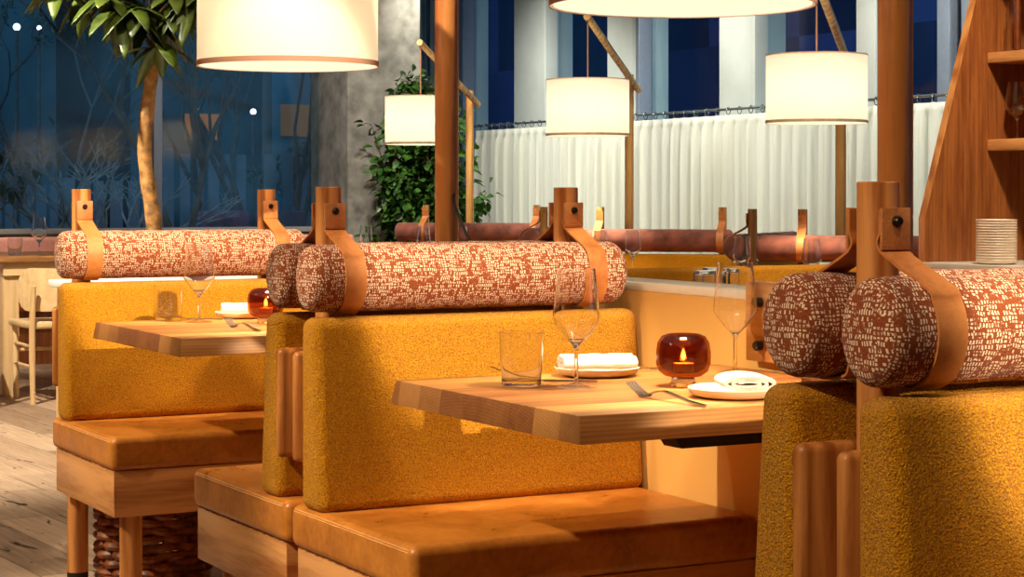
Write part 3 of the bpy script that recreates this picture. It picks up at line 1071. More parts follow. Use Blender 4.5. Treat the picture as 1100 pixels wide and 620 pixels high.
# ------------------------------------------------------------------ mauve booths by the window
def velvet_bolster(p, dirv, L, posts, label, sgn, r=0.066, extra_post=None, depth=0.42):
    """bench with a hanging mauve bolster: p = outer end (floor level), dirv = its run in plan"""
    d = Vector((dirv[0], dirv[1], 0)).normalized()
    root = thing('window_banquette', label, 'booth seat', (p[0], p[1], 0), math.atan2(d.y, d.x), 'mauve booths by the window')
    cz = 0.868
    bm = bolster_mesh(L, r * 0.8, r, r, sgn)
    bo = finish('headrest_bolster', bm, M['velvet'], root, loc=(0, 0, cz), angle=70)
    py = -sgn * (r * 0.8 + 0.024)
    for lx in posts:
        bm = new(); lathe(bm, [(0, 0.42), (0.0235, 0.42), (0.0235, 1.062), (0, 1.062)], 20, (lx, py, 0)); finish('post', bm, M['post_pale'], root)
        if lx == extra_post:
            continue
        bm = new()
        yt = py + sgn * 0.026
        pts = [(lx, yt, 1.04), (lx, yt, 1.0), (lx, yt + sgn * 0.006, 0.97)]
        for deg in (55, 35, 15, -5, -30, -60, -88):
            a = math.radians(deg)
            pts.append((lx, sgn * (r + 0.003) * math.cos(a), cz + (r + 0.003) * math.sin(a)))
        pts += [(lx, yt, cz - r + 0.01)]
        ribbon(bm, [q - Vector((0, 0, cz)) for q in cr(pts, 4)], 0.042, 0.004, (1, 0, 0))
        finish('strap', bm, M['strap'], bo)
    bm = new()
    prism(bm, [(py + sgn * 0.03, 0.44), (sgn * 0.07, 0.44), (sgn * 0.045, 0.79), (py + sgn * 0.03, 0.79)], 'X', 0.0, L)
    finish('backrest', bm, M['boucle'], root, bevel=0.02, seg=4)
    bm = new(); box(bm, 0, L, *sorted((py + sgn * 0.02, sgn * depth)), 0.36, 0.45); finish('seat_cushion', bm, M['leather'], root, bevel=0.018, seg=3)
    bm = new(); box(bm, 0.01, L - 0.01, *sorted((py + sgn * 0.03, sgn * (depth - 0.01))), 0.0, 0.36); finish('seat_base', bm, M['oak_x'], root)
    return root
dg = (0.75, -0.66)
velvet_bolster((6.05, 12.98), dg, 1.10, (0.20, 1.02), 'mauve velvet booth by the ficus, long bolster on two posts', -1)
velvet_bolster((5.74, 10.10), dg, 1.04, (0.25, 0.97), 'mauve velvet booth below the middle of the curtain', -1)
velvet_bolster((5.71, 8.04), dg, 1.30, (0.22, 1.1), 'mauve velvet booth below the lamp beside the near cedar post', -1)
velvet_bolster((5.70, 10.34), (0.66, 0.75), 0.8, (0.03,), 'mauve booth end with dark strap behind the middle bolster post', 1, depth=0.1)
velvet_bolster((5.72, 8.25), (0.82, 0.57), 0.95, (0.06,), 'mauve booth running away from the camera below the curtain', 1, depth=0.1)

# tables at those booths and the glasses on them
def far_table(x, y, label, w=0.62, rz=0.0, z=0.725, top='brown_x', leg='ash', cat='table'):
    root = thing('small_table', label, cat, (x, y, 0), rz, 'small tables away from the banquettes')
    bm = new(); box(bm, -w / 2, w / 2, -w / 2, w / 2, z - 0.03, z); finish('tabletop', bm, M[top], root, bevel=0.006)
    bm = new(); lathe(bm, [(0, 0.02), (0.035, 0.02), (0.03, z - 0.03), (0, z - 0.03)], 20); finish('column', bm, M[leg], root)
    bm = new(); lathe(bm, [(0, 0), (w * 0.36, 0), (w * 0.36, 0.012), (0.04, 0.022), (0, 0.022)], 32); finish('base', bm, M['black'], root)
    return root
far_table(5.45, 8.95, 'small table below the middle curtain lamp, hidden behind the divider', 0.60)
far_table(5.30, 7.15, 'small table below the curtain lamp beside the near cedar post', 0.66)
far_table(5.30, 11.0, 'small table near the ficus, hidden behind the middle bolster', 0.84, 0.5)
for (px, py, d, lab) in ((680, 286, 10.5, 'wine glass before the mauve booth under the middle curtain lamp'),
                         (797, 286, 9.05, 'wine glass left of the mauve booth post under the near curtain lamp'),
                         (872, 290, 8.6, 'wine glass in front of the near mauve booth, right of its strap'),
                         (645, 286, 10.6, 'wine glass half hidden by the middle bolster strap'),
                         (393, 262, 12.4, 'wine glass before the ficus, beside the outer bolster post'),
                         (455, 262, 12.1, 'wine glass just outside the cedar lamp post, before the mauve bolster'),
                         (495, 262, 11.9, 'wine glass by the dark cord at the cedar lamp post')):
    p = at(px, py, d)
    dup(wg, (p.x, p.y, 0.7254), label=lab, group='wine glasses')
p = at(563, 262, 11.0)
dup(tu, (5.42, 11.0, 0.7254) if False else (p.x, p.y, 0.7254), label='tumbler before the mauve booth end, above the middle bolster', group='tumblers')
far_table(p.x + 0.02, p.y + 0.02, 'small table under the tumbler beyond the middle bolster', 0.3)

# mustard settee and table beyond the divider
st = thing('settee', 'low mustard settee back seen just above the cream divider', 'settee', (3.45, 5.95, 0))
b = new(); prism(b, [(0.0, 0.45), (0.13, 0.45), (0.13, 0.868), (0.045, 0.868)], 'X', 0, 1.35); finish('backrest', b, M['boucle'], st, bevel=0.02, seg=4, wn=True)
b = new(); box(b, 0, 1.35, -0.40, 0.12, 0.36, 0.45); finish('seat_cushion', b, M['leather'], st, bevel=0.02, seg=3)
b = new(); box(b, 0.02, 1.33, -0.38, 0.11, 0.0, 0.36); finish('seat_base', b, M['oak_x'], st)
far_table(3.72, 5.22, 'oak table before the settee, hidden behind the divider', 0.56, 0, 0.78)
def upside(px, py, d, lab):
    p = at(px, py, d)
    bm = new()
    lathe(bm, [(0, 0.112), (0.033, 0.112), (0.0355, 0.109), (0.0425, 0.0), (0.0411, 0.0), (0.034, 0.098), (0.032, 0.101), (0, 0.102)], 36)
    o = finish('tumbler', bm, M['stemglass'], loc=(p.x, p.y, 0.7804), angle=50)
    tag(o, lab, 'glass', 'tumblers')
upside(757, 300, 6.25, 'upturned tumbler behind the divider, in front of its neighbour')
upside(766, 300, 6.50, 'upturned tumbler behind the divider, partly behind its neighbour')
upside(786, 300, 6.40, 'upturned tumbler behind the divider nearest the wine glass')

# ------------------------------------------------------------------ bookcase and counter on the right
ct = thing('service_counter', 'pale stone topped counter carrying the plates beside the slanted bookcase', 'counter', (4.86, 5.81, 0))
b = new(); box(b, 0.02, 0.70, -3.0, 0, 0, 0.85); finish('body', b, M['walnut'], ct)
b = new(); box(b, 0, 0.72, -3.02, 0.03, 0.85, 0.88); finish('countertop', b, M['counter'], ct, bevel=0.003)
bc = thing('bookcase', 'wooden bookcase with a slanted side standing on the counter', 'bookcase', (4.87, 5.78, 0.8805))
b = new()
prism(b, [(0.0, 0.0), (0.62, 0.0), (0.62, 1.75), (0.475, 1.75), (0.0, 0.162)], 'Y', 0.0, 0.028)
sp_ = finish('side_panel', b, M['walnut'], bc)
b = new()
tube_pts = [(0.0, 0.0), (0.0, 0.162), (0.475, 1.75)]
prism(b, [(-0.004, 0.0), (0.0, 0.0), (0.0, 0.162), (0.475, 1.75), (0.470, 1.752), (-0.004, 0.163)], 'Y', -0.002, 0.030)
finish('edging', b, M['edge'], sp_)
b = new(); box(b, 0.60, 0.62, -2.4, 0.0, 0.0, 1.75); finish('back_panel', b, M['walnut'], bc)
for z0, z1 in ((0.42, 0.463), (0.754, 0.793), (1.10, 1.14)):
    b = new(); box(b, 0.305, 0.60, -2.4, -0.0015, z0, z1); finish('shelf', b, M['oak_y'], bc, bevel=0.002, seg=2)
# plate stack
for k in range(16):
    pl = make_plate('white side plate in the stack on the counter before the bookcase', (4.955, 5.485, 0.8805 + k * 0.0096), 0.0745, 'plate_white', 'plates stacked on the counter') if k == 0 else pl0.copy()
    if k == 0:
        pl0 = pl
    else:
        COL.objects.link(pl); pl.location.z = 0.8805 + k * 0.0096
for k in range(3):
    bm = new(); lathe(bm, [(0, 0), (0.022, 0), (0.040, 0.012), (0.046, 0.024), (0.044, 0.024), (0.037, 0.014), (0, 0.004)], 28)
    tag(finish('copper_bowl', bm, M['copper'], loc=(5.085, 5.425, 0.8805 + k * 0.013)), 'small copper bowl stacked beside the plates on the counter', 'bowl', 'copper bowls on the counter')
dup(wg, (5.25, 5.70, 0.8809 + 0.463), label='wine glass on the lower bookcase shelf', group='wine glasses')
car = thing('carafe', 'tall glass carafe on the upper bookcase shelf', 'carafe', (5.245, 5.69, 0.8805 + 0.7935))
bm = new(); lathe(bm, [(0, 0), (0.042, 0), (0.044, 0.004), (0.044, 0.15), (0.03, 0.20), (0.026, 0.26), (0.0245, 0.26), (0.0285, 0.20), (0.042, 0.149), (0.042, 0.008), (0, 0.006)], 36)
finish('vessel', bm, M['glass'], car)
bm = new(); lathe(bm, [(0.0012, 0.008), (0.014, 0.008), (0.014, 0.20), (0.0012, 0.20)], 20); finish('copper_sleeve', bm, M['copper'], car)

# ------------------------------------------------------------------ wicker basket under the far bench
bk = thing('wicker_basket', 'round brown wicker basket on the floor under the far banquette', 'basket', (1.845, 5.66, 0))
b = new()
for k in range(9):
    z = 0.036 + k * 0.0245
    pts = []
    for j in range(96):
        a = 2 * PI * j / 96
        rr = 0.155 + 0.010 * math.sin(a * 12 + (k % 2) * PI)
        pts.append((rr * math.cos(a), rr * math.sin(a), z + 0.004 * math.sin(a * 5 + k)))
    tube(b, pts, 0.0125, 7, closed=True)
finish('weave', b, M['wicker'], bk)
b = new()
for j in range(24):
    a = 2 * PI * j / 24
    tube(b, [(0.155 * math.cos(a), 0.155 * math.sin(a), 0.01), (0.155 * math.cos(a), 0.155 * math.sin(a), 0.262)], 0.006, 6)
finish('stakes', b, M['wicker'], bk)
b = new()
tube(b, [(0.158 * math.cos(2 * PI * j / 48), 0.158 * math.sin(2 * PI * j / 48), 0.013) for j in range(48)], 0.013, 8, closed=True)
lathe(b, [(0, 0.004), (0.15, 0.004), (0.15, 0.012), (0, 0.012)], 40)
finish('base', b, M['wicker'], bk)
b = new()
tube(b, [(0.158 * math.cos(2 * PI * j / 48), 0.158 * math.sin(2 * PI * j / 48), 0.250) for j in range(48)], 0.011, 8, closed=True)
finish('rim', b, M['wicker'], bk)

# ------------------------------------------------------------------ pale chairs, tables and the pink bench on the left
def make_chair(label, x, y, rz):
    root = thing('dining_chair', label, 'chair', (x, y, 0), rz, 'pale ash chairs')
    for sx in (-1, 1):
        b = new(); tube(b, [(sx * 0.185, 0.19, 0), (sx * 0.19, 0.19, 0.22), (sx * 0.19, 0.19, 0.43)], [0.014, 0.018, 0.017], 12); finish('leg', b, M['ash'], root)
        b = new(); tube(b, [(sx * 0.195, -0.21, 0), (sx * 0.195, -0.195, 0.25), (sx * 0.195, -0.195, 0.45), (sx * 0.195, -0.225, 0.64)], [0.014, 0.018, 0.018, 0.014], 12); finish('leg', b, M['ash'], root)
        b = new()
        for zz in (0.20, 0.31):
            tube(b, [(sx * 0.19, 0.19, zz), (sx * 0.195, -0.20, zz)], 0.010, 8)
        finish('side_stretcher', b, M['ash'], root)
    b = new(); tube(b, [(-0.19, 0.19, 0.27), (0.19, 0.19, 0.27)], 0.010, 8); finish('front_stretcher', b, M['ash'], root)
    b = new(); prism(b, [(-0.20, -0.19), (0.20, -0.19), (0.225, 0.21), (-0.225, 0.21)], 'Z', 0.405, 0.445); finish('seat', b, M['ash_x'], root, bevel=0.014, seg=3)
    b = new()
    rows = []
    for zz, rr in ((0.50, 0.0), (0.52, 0.006), (0.60, 0.012), (0.70, 0.016), (0.735, 0.018)):
        row = []
        for j in range(25):
            t = -1 + 2 * j / 24
            hz = zz
            if abs(t) > 0.75:
                e = (abs(t) - 0.75) / 0.25
                hz = 0.62 + (zz - 0.62) * math.sqrt(max(0.0, 1 - e * e * 0.75))
            a = t * 1.15
            row.append((b.verts.new((0.255 * math.sin(a), -0.225 - rr + 0.30 * (1 - math.cos(a)) - 0.0, hz)),
                        b.verts.new((0.243 * math.sin(a), -0.211 - rr + 0.29 * (1 - math.cos(a)), hz))))
        rows.append(row)
    for r0, r1 in zip(rows[:-1], rows[1:]):
        for j in range(24):
            b.faces.new((r0[j][0], r0[j + 1][0], r1[j + 1][0], r1[j][0]))
            b.faces.new((r0[j][1], r1[j][1], r1[j + 1][1], r0[j + 1][1]))
        for j in (0, 24):
            b.faces.new((r0[j][0], r1[j][0], r1[j][1], r0[j][1]))
    for row in (rows[0], rows[-1]):
        for j in range(24):
            b.faces.new((row[j][0], row[j][1], row[j + 1][1], row[j + 1][0]))
    finish('backrest', b, M['ash_x'], root, angle=50)
    return root
ch = make_chair('pale ash chair with a curved back at the brown table, standing clear on the boards', 2.985, 10.83, 0.0)
dup(ch, (3.03, 9.92, 0), 0.10, 'pale ash chair half hidden behind the far banquette end', 'pale ash chairs')
dup(ch, (2.37, 10.72, 0), -0.1, 'pale ash chair cut by the frame edge beside the brown table', 'pale ash chairs')
tl = thing('dining_table', 'brown topped table with pale apron behind the ash chairs', 'table', (3.15, 11.5, 0))
b = new(); box(b, -0.44, 0.44, -0.44, 0.44, 0.755, 0.79); finish('tabletop', b, M['brown_x'], tl, bevel=0.005)
b = new(); box(b, -0.40, 0.40, -0.40, 0.40, 0.68, 0.755); finish('apron', b, M['ash_x'], tl)
for sx in (-1, 1):
    for sy in (-1, 1):
        b = new(); box(b, sx * 0.35 - 0.045, sx * 0.35 + 0.045, sy * 0.33 - 0.045, sy * 0.33 + 0.045, 0, 0.68); finish('leg', b, M['ash'], tl, bevel=0.004)
p = at(52, 275, 11.15); dup(wg, (2.94, p.y, 0.7904), label='wine glass on the brown table beside the window', group='wine glasses')
dup(tu, (2.84, 11.2, 0.7904), label='tumbler on the brown table beside the window', group='tumblers')
tl2 = thing('dining_table', 'long pale table top seen in the gap below the far bolster', 'table', (3.05, 8.2, 0))
b = new(); box(b, -0.75, 0.75, -0.3, 0.3, 0.735, 0.765); finish('tabletop', b, M['cap'], tl2, bevel=0.005)
for sx in (-1, 1):
    for sy in (-1, 1):
        b = new(); box(b, sx * 0.68 - 0.03, sx * 0.68 + 0.03, sy * 0.29 - 0.03, sy * 0.29 + 0.03, 0, 0.735); finish('leg', b, M['ash'], tl2)
pk = thing('window_bench', 'dusty pink upholstered bench along the dark glass wall', 'bench', (3.0, 13.6, 0))
b = new(); box(b, -4.5, 3.0, 0, 0.16, 0.40, 0.84); finish('backrest', b, M['pink'], pk, bevel=0.03, seg=4)
b = new(); box(b, -4.5, 3.0, -0.5, 0.02, 0.36, 0.46); finish('seat_cushion', b, M['orange'], pk, bevel=0.02, seg=3)
b = new(); box(b, -4.48, 2.98, -0.45, 0.14, 0.0, 0.36); finish('seat_base', b, M['walnut'], pk)

# ------------------------------------------------------------------ plants indoors
def leaf(bm, p, d, up, L, w, droop=0.25, mi=0):
    d = d.normalized()
    s = d.cross(up)
    if s.length < 1e-3:
        s = d.cross(Vector((1, 0, 0)))
    s.normalize()
    n = s.cross(d).normalized()
    prof = [(0.0, 0.04), (0.18, 0.55), (0.42, 1.0), (0.68, 0.85), (0.88, 0.42), (1.0, 0.02)]
    rows = []
    for t, ww in prof:
        c = p + d * (L * t) - Vector((0, 0, 1)) * (droop * L * t * t)
        rows.append((bm.verts.new(c + s * (w * ww / 2) + n * (w * 0.12 * ww)), bm.verts.new(c), bm.verts.new(c - s * (w * ww / 2) + n * (w * 0.12 * ww))))
    for a, c in zip(rows[:-1], rows[1:]):
        for k in (0, 1):
            f = bm.faces.new((a[k], a[k + 1], c[k + 1], c[k])); f.material_index = mi

def rv():
    return Vector((random.gauss(0, 1), random.gauss(0, 1), random.gauss(0, 1))).normalized()

DT = 9.2
tr = thing('indoor_tree', 'slender broad-leaved tree standing behind the far banquette', 'tree', at(168, 260, DT) * 1.0)
base = at(168, 260, DT); tr.location = (base.x, base.y, 0)
org = Vector((base.x, base.y, 0))
tp = [at(168, 395, DT), at(167, 300, DT), at(165, 240, DT), at(160, 205, DT), at(155.5, 165, DT), at(158, 120, DT), at(163, 80, DT), at(167, 50, DT), at(171, 20, DT), at(172, -30, DT), at(166, -90, DT)]
b = new(); pts = cr([q - org for q in tp], 5)
nn = len(pts)
tube(b, pts, [(0.038 - 0.012 * i / nn) * (1 + 0.05 * math.sin(i * 1.3)) for i in range(nn)], 14)
finish('trunk', b, M['bark'], tr)
b = new()
for (p0, p1, p2) in (((170, 62), (150, 30), (120, -10)), ((171, 40), (185, 15), (205, -10)), ((150, 30), (110, 10), (70, -20)), ((165, 60), (163, 30), (160, 0))):
    tube(b, [q - org for q in (at(*p0, DT - 0.05), at(*p1, DT - 0.1), at(*p2, DT - 0.12))], [0.013, 0.009, 0.006], 8)
finish('branch', b, M['stem'], tr)
b = new()
whorls = [((62, -18), 12), ((96, -12), 12), ((120, 0), 10), ((146, 8), 12), ((165, 18), 12), ((186, 2), 12), ((206, -2), 10), ((172, 50), 7), ((130, 14), 8), ((222, -8), 8), ((185, -40), 12), ((110, -50), 12), ((150, -60), 12), ((60, -60), 10)]
for (wc, cnt) in whorls:
    c = at(wc[0], wc[1], DT + random.uniform(-0.25, 0.15)) - org
    for j in range(cnt):
        a = 2 * PI * j / cnt + random.uniform(-0.3, 0.3)
        d = Vector((math.cos(a), math.sin(a), random.uniform(-0.75, 0.15)))
        leaf(b, c + rv() * 0.02, d, Vector((0, 0, 1)), random.uniform(0.15, 0.24), random.uniform(0.06, 0.085), random.uniform(0.25, 0.6))
fo = finish('foliage', b, M['leaf_tree'], tr, angle=80)
so = fo.modifiers.new('thickness', 'SOLIDIFY'); so.thickness = 0.0012
b = new(); lathe(b, [(0, 0), (0.15, 0), (0.20, 0.34), (0.185, 0.34), (0.17, 0.30), (0, 0.30)], 32); finish('pot', b, M['pot'], tr)

fx, fy = at(437, 200, 15.3).x, at(437, 200, 15.3).y
fc = thing('potted_ficus', 'bushy dark green ficus in front of the concrete column', 'plant', (fx, fy - 0.25, 0))
b = new(); lathe(b, [(0, 0), (0.20, 0), (0.24, 0.42), (0.22, 0.42), (0.20, 0.38), (0, 0.38)], 32); finish('pot', b, M['pot'], fc)
bs, bl = new(), new()
rt = random.Random(3)
rx = Vector((SA, -CA, 0)); vx = Vector((CA, SA, 0))
def ficus_r(z):
    return 0.50 * math.sqrt(max(0.05, 1 - ((z - 0.95) / 1.10) ** 2)) + 0.04
for s_ in range(84):
    a = rt.uniform(0, 2 * PI)
    top = rt.uniform(0.8, 2.03)
    ra = ficus_r(top) * rt.uniform(0.25, 1.0)
    side = ra * math.cos(a); dep = ra * math.sin(a) * 0.62
    if dep < -0.3:
        dep *= 0.5
    end = rx * side + vx * dep + Vector((0, 0, top))
    mid = rx * side * 0.55 + vx * dep * 0.6 + Vector((0, 0, 0.35 + (top - 0.35) * 0.55))
    path = cr([Vector((0.05 * math.cos(a), 0.05 * math.sin(a), 0.38)), mid, end], 7)
    tube(bs, path, [0.010 - 0.008 * i / len(path) for i in range(len(path))], 5)
    for i, q in enumerate(path):
        if i < 4:
            continue
        for _ in range(6):
            d = Vector((rt.gauss(0, 1), rt.gauss(0, 1), rt.gauss(0, 0.7)))
            leaf(bl, q + d.normalized() * rt.uniform(0.0, 0.09), d, Vector((rt.gauss(0, .5), rt.gauss(0, .5), 1)), rt.uniform(0.065, 0.10), rt.uniform(0.045, 0.068), 0.35)
finish('stems', bs, M['stem'], fc)
fo = finish('foliage', bl, M['leaf_ficus'], fc, angle=80)
fo['kind'] = 'stuff'

# ------------------------------------------------------------------ outside, in the dusk
b = new(); box(b, -16, 40, YB + 0.3, 45, -0.15, -0.02); struct('ground_outside', b, M['deck'])
def facade(name, x0, x1, y0, y1, z1, m, label):
    b = new(); box(b, x0, x1, y0, y1, -0.02, z1)
    return tag(finish(name, b, m), label, 'building')
bA = facade('outside_building', -14, 24, 34, 38, 22, M['night_a'], 'dark blue building of vertical panels across the courtyard')
bB = facade('outside_building', 16.5, 20, -4, 33, 16, M['night_b'], 'navy building outside the curtained windows')
for (px0, px1, py0, py1) in ((200, 236, 122, 150), (303, 345, 112, 146)):
    A = x_on_y(px0, 33.9); B = x_on_y(px1, 33.9)
    d = 33.9 * SA + A * CA
    b = new(); box(b, A, B, 33.9, 33.97, EYE + (210 - py1) / F * d, EYE + (210 - py0) / F * d)
    finish('lit_window', b, M['glow'], bA)
# pale slatted garden fence
fn = thing('outside_fence', 'pale grey slatted fence across the courtyard', 'fence', (3, 24, 0))
def fence(px0, px1, top):
    b = new()
    x = x_on_y(px0, 24)
    x1 = x_on_y(px1, 24)
    while x < x1:
        w_ = random.uniform(0.06, 0.16)
        box(b, x - 3, x + w_ - 3, 0, 0.04, 0, top * random.uniform(0.93, 1.03))
        x += w_ + random.uniform(0.03, 0.12)
    finish('slat_panel', b, M['slat'], fn)
fence(-20, 160, 1.35); fence(176, 262, 1.7); fence(285, 352, 1.75)
b = new()
for px in (-20, 70, 165, 262, 352):
    x = x_on_y(px, 24)
    box(b, x - 3.05, x - 2.95, 0.04, 0.12, 0, 1.6)
finish('posts', b, M['outbark'], fn)

def out_tree(x, y, h, mat, label, spread=0.6, leaves=0, seed=1, forks=4, r0=0.06, lean=0.2):
    rr = random.Random(seed)
    root = thing('outside_tree', label, 'tree', (x, y, 0), 0, 'trees in the courtyard')
    bt, bl2 = new(), new()
    def grow(p, d, L, r, depth):
        q = p + d * L * 0.5 + Vector((rr.gauss(0, 0.05), rr.gauss(0, 0.05), 0)) * L
        e = p + d * L
        tube(bt, [p, q, e], [r, r * 0.85, r * 0.65], 7)
        if depth == 0 or r < 0.004:
            for _ in range(leaves):
                dd = Vector((rr.gauss(0, 1), rr.gauss(0, 1), rr.gauss(0, 1)))
                leaf(bl2, e + dd * 0.10 * L, dd, Vector((0, 0, 1)), rr.uniform(0.09, 0.16), 0.05, 0.2)
            return
        for _ in range(rr.choice((2, 3, 3))):
            nd = (d + Vector((rr.gauss(0, spread), rr.gauss(0, spread), rr.uniform(0.0, 0.35)))).normalized()
            grow(e, nd, L * rr.uniform(0.62, 0.85), r * 0.62, depth - 1)
    for f in range(forks):
        a = 2 * PI * f / forks + rr.uniform(0, 1)
        d = Vector((math.cos(a) * lean, math.sin(a) * lean, 1)).normalized()
        grow(Vector((math.cos(a) * 0.05, math.sin(a) * 0.05, 0)), d, h * 0.30, r0, 4)
    finish('branches', bt, mat, root)
    if leaves:
        finish('foliage', bl2, M['outleaf'], root, angle=80)['kind'] = 'stuff'
    return root
q = at(300, 210, 20.6); out_tree(q.x, q.y, 4.6, M['outbark'], 'multi-stemmed bare tree outside beside the concrete column', 0.22, 1, 5, 5, 0.035, 0.45)
q = at(190, 210, 17.2); out_tree(q.x, q.y, 4.6, M['outbark'], 'leafy dark tree outside just inside the grey mullion', 0.36, 12, 9, 2, 0.04, 0.2)
q = at(222, 210, 23.4); out_tree(q.x, q.y, 4.0, M['outbark'], 'leafy dark tree outside below the large drum shade', 0.36, 12, 14, 2, 0.05, 0.25)
q = at(118, 210, 19); out_tree(q.x, q.y, 1.9, M['silver'], 'small silvery forked tree outside by the trunk of the indoor tree', 0.6, 0, 21, 3, 0.035, 0.35)
q = at(12, 210, 16.9); out_tree(q.x, q.y, 1.9, M['silver'], 'small silvery forked tree outside at the frame edge', 0.6, 1, 25, 3, 0.035, 0.35)
q = at(45, 210, 27.5); out_tree(q.x, q.y, 4.8, M['outbark'], 'tall leafy dark tree outside over the pale fence', 0.4, 12, 31, 2, 0.05, 0.3)
q = at(348, 210, 26.5) + Vector((0.5, 0.9, 0)); out_tree(q.x, q.y, 2.0, M['outbark'], 'low leafy shrub tree outside against the concrete column', 0.5, 8, 37, 3, 0.03, 0.4)
def sofa(px0, px1, label):
    y = 18.1
    A, B = x_on_y(px0, y), x_on_y(px1, y)
    root = thing('outside_sofa', label, 'sofa', ((A + B) / 2, y, 0), 0, 'lilac sofas outside')
    w_ = (B - A) / 2
    b = new(); box(b, -w_, w_, 0.5, 0.7, 0.3, 0.98); finish('backrest', b, M['lilac'], root, bevel=0.05, seg=3)
    b = new(); box(b, -w_, w_, -0.2, 0.5, 0.22, 0.45); finish('seat', b, M['lilac'], root, bevel=0.05, seg=3)
    b = new(); box(b, -w_ + 0.05, w_ - 0.05, -0.15, 0.65, 0.0, 0.22); finish('base', b, M['black'], root)
sofa(236, 290, 'lilac outdoor sofa seen just above the far bolster')
sofa(300, 352, 'lilac outdoor sofa against the concrete column')
for (px, py, d, rad, lab) in ((272, 120, 30, 0.05, 'white courtyard lamp high beside the drum shade'), (213, 119, 30, 0.03, 'small white lamp over the lit brick window'), (18, 29, 30, 0.06, 'white lamp high at the frame edge'), (42, 30, 30, 0.04, 'small white lamp beside the high frame edge lamp')):
    q = at(px, py, d)
    bm = new(); lathe(bm, [(0, -rad), (rad * 0.7, -rad * 0.7), (rad, 0), (rad * 0.7, rad * 0.7), (0, rad)], 12, q)
    root = thing('outside_lamp', lab, 'lamp', (q.x, q.y, 0), 0, 'courtyard lamps')
    for v in bm.verts:
        v.co -= Vector((q.x, q.y, 0))
    finish('globe', bm, M['star'], root)
    bm = new(); tube(bm, [(0, 0, 0), (0, 0, q.z - rad * 0.8)], 0.025, 8); finish('pole', bm, M['outbark'], root)

# ------------------------------------------------------------------ light
w = bpy.data.worlds.new('dusk'); S.world = w
w.use_nodes = True
bg = w.node_tree.nodes['Background']
bg.inputs['Color'].default_value = (0.28, 0.55, 0.74, 1)
bg.inputs['Strength'].default_value = 1.15

def spot(name, loc, aim, energy, size, blend=0.4, col=(1, 0.84, 0.60), soft=0.03):
    L = bpy.data.lights.new(name, 'SPOT')
    L.energy = energy; L.color = col; L.spot_size = math.radians(size); L.spot_blend = blend; L.shadow_soft_size = soft
    o = bpy.data.objects.new(name, L); link(o)
    o.location = loc
    o.rotation_euler = (Vector(aim) - Vector(loc)).to_track_quat('-Z', 'Y').to_euler()
    return o
def area(name, loc, aim, energy, sx, sy, col=(1, 0.86, 0.66)):
    L = bpy.data.lights.new(name, 'AREA'); L.shape = 'RECTANGLE'; L.size = sx; L.size_y = sy
    L.energy = energy; L.color = col
    o = bpy.data.objects.new(name, L); link(o)
    o.location = loc
    o.rotation_euler = (Vector(aim) - Vector(loc)).to_track_quat('-Z', 'Y').to_euler()
    return o
# light falling from each lit shade onto its table
for x, y in ((1.98, 3.02), (1.983, 4.94), (5.757, 7.616), (5.82, 9.87), (5.81, 12.08)):
    spot('shade light', (x, y, 1.47), (x, y, 0), 135, 84, 0.7, (1, 0.83, 0.58), 0.10)
    spot('shade spill', (x, y, 1.47), (x, y, 0), 3, 150, 0.6, (1, 0.83, 0.58), 0.10)
for x, y, e, sz in ((1.97, 3.02, 3, 60), (1.93, 4.92, 12, 64)):
    spot('shade spill', (x, y, 1.47), (x - 0.01, y + 0.69, 0.93), e, sz, 0.45, (1, 0.83, 0.58), 0.03)
# narrow ceiling spots aimed at each headrest
for y, e, sz in ((2.035, 200, 16), (3.85, 230, 15.0), (5.69, 230, 19)):
    spot('booth spot', (1.35, y - 1.15, 3.4), (1.96, y - 0.13, 0.94), e, sz, 0.35, (1, 0.86, 0.62), 0.02)
# long-throw spots from the front of the room onto the fronts of the seat backs
spot('back spot', (1.75, -2.7, 3.3), (1.98, 1.90, 0.93), 2300, 7.6, 0.35, (1, 0.84, 0.58), 0.03)
spot('back spot', (1.7, -1.7, 3.4), (1.985, 3.70, 0.94), 2300, 6.8, 0.30, (1, 0.84, 0.58), 0.03)
spot('back spot', (1.5, 0.2, 3.4), (1.93, 5.55, 0.93), 2500, 8.4, 0.35, (1, 0.84, 0.58), 0.03)
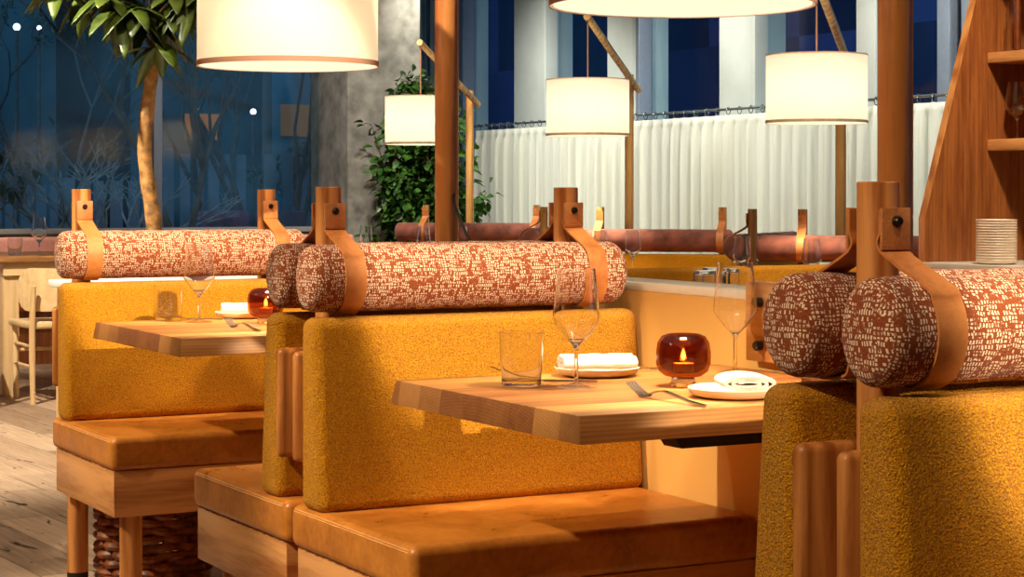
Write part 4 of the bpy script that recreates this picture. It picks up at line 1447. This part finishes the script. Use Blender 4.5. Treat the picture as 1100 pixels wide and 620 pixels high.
# aisle spots raking over the bench ends
for y in (3.35, 5.35):
    spot('aisle spot', (-0.9, y + 0.05, 2.75), (1.75, y, 0.48), 430, 26, 0.5, (1, 0.83, 0.58), 0.03)
spot('aisle spot', (-0.6, 4.0, 3.0), (1.7, 4.2, 0.46), 150, 34, 0.6, (1, 0.83, 0.58), 0.04)
spot('aisle spot', (-0.7, 1.5, 2.6), (1.55, 2.05, 0.75), 220, 26, 0.6, (1, 0.80, 0.54), 0.04)
spot('floor spot', (1.2, 8.5, 3.4), (2.2, 9.5, 0), 950, 80, 0.6, (1, 0.86, 0.68))
spot('floor spot', (0.6, 5.6, 3.4), (1.0, 6.2, 0), 150, 60, 0.6, (1, 0.86, 0.68))
spot('window bench fill', (2.2, 12.2, 3.4), (2.0, 13.9, 0.75), 520, 80, 0.7, (1, 0.86, 0.70))  # fill added to brighten the pink bench and sill
for y in (5.5, 8.2, 10.9):
    spot('curtain wash', (7.55, y, 3.35), (XC, y + 3.2, 1.0), 190, 60, 0.7, (1, 0.95, 0.80), 0.1)
for y in (9.6, 11.8, 14.0):
    spot('curtain wash', (6.6, y, 3.4), (XC, y + 0.6, 1.1), 330, 85, 0.8, (1, 0.96, 0.82), 0.1)
spot('column spot', (5.0, 11.6, 3.4), (6.4, 14.2, 1.3), 430, 80, 0.9, (1, 0.92, 0.80), 0.1)
spot('shelf spot', (4.1, 4.3, 3.4), (5.0, 5.5, 0.95), 460, 50, 0.6, (1, 0.84, 0.60), 0.12)
spot('velvet spot', (5.0, 6.5, 3.4), (5.9, 7.9, 0.8), 180, 50, 0.6)
spot('velvet spot', (4.9, 8.6, 3.4), (5.9, 10.0, 0.8), 180, 50, 0.6)
spot('velvet spot', (5.3, 11.2, 3.4), (6.3, 12.9, 0.8), 180, 50, 0.6)
spot('tree spot', (2.2, 7.6, 3.3), (2.7, 8.7, 1.7), 90, 60, 0.6)
spot('post fill', (0.4, 2.2, 3.1), (2.48, 3.04, 1.5), 420, 26, 0.7, (1, 0.84, 0.60), 0.05)  # added fill pair that brightens the two lamp posts, no fixture modelled
spot('post fill', (0.6, 4.2, 3.1), (2.48, 5.0, 1.5), 420, 26, 0.7, (1, 0.84, 0.60), 0.05)
area('ceiling fill', (1.0, 4.0, 3.45), (1.0, 4.0, 0), 52, 6, 9)  # broad soft fill added under the ceiling, not a glowing panel

S.view_settings.view_transform = 'Standard'
S.view_settings.look = 'None'
S.view_settings.exposure = 0.0
S.view_settings.gamma = 1.0
S.view_settings.use_curve_mapping = False
S.cycles.use_denoising = True
S.cycles.max_bounces = 10
S.cycles.transparent_max_bounces = 24
S.cycles.transmission_bounces = 10
S.cycles.caustics_reflective = False
S.cycles.caustics_refractive = False
S.cycles.sample_clamp_indirect = 6.0
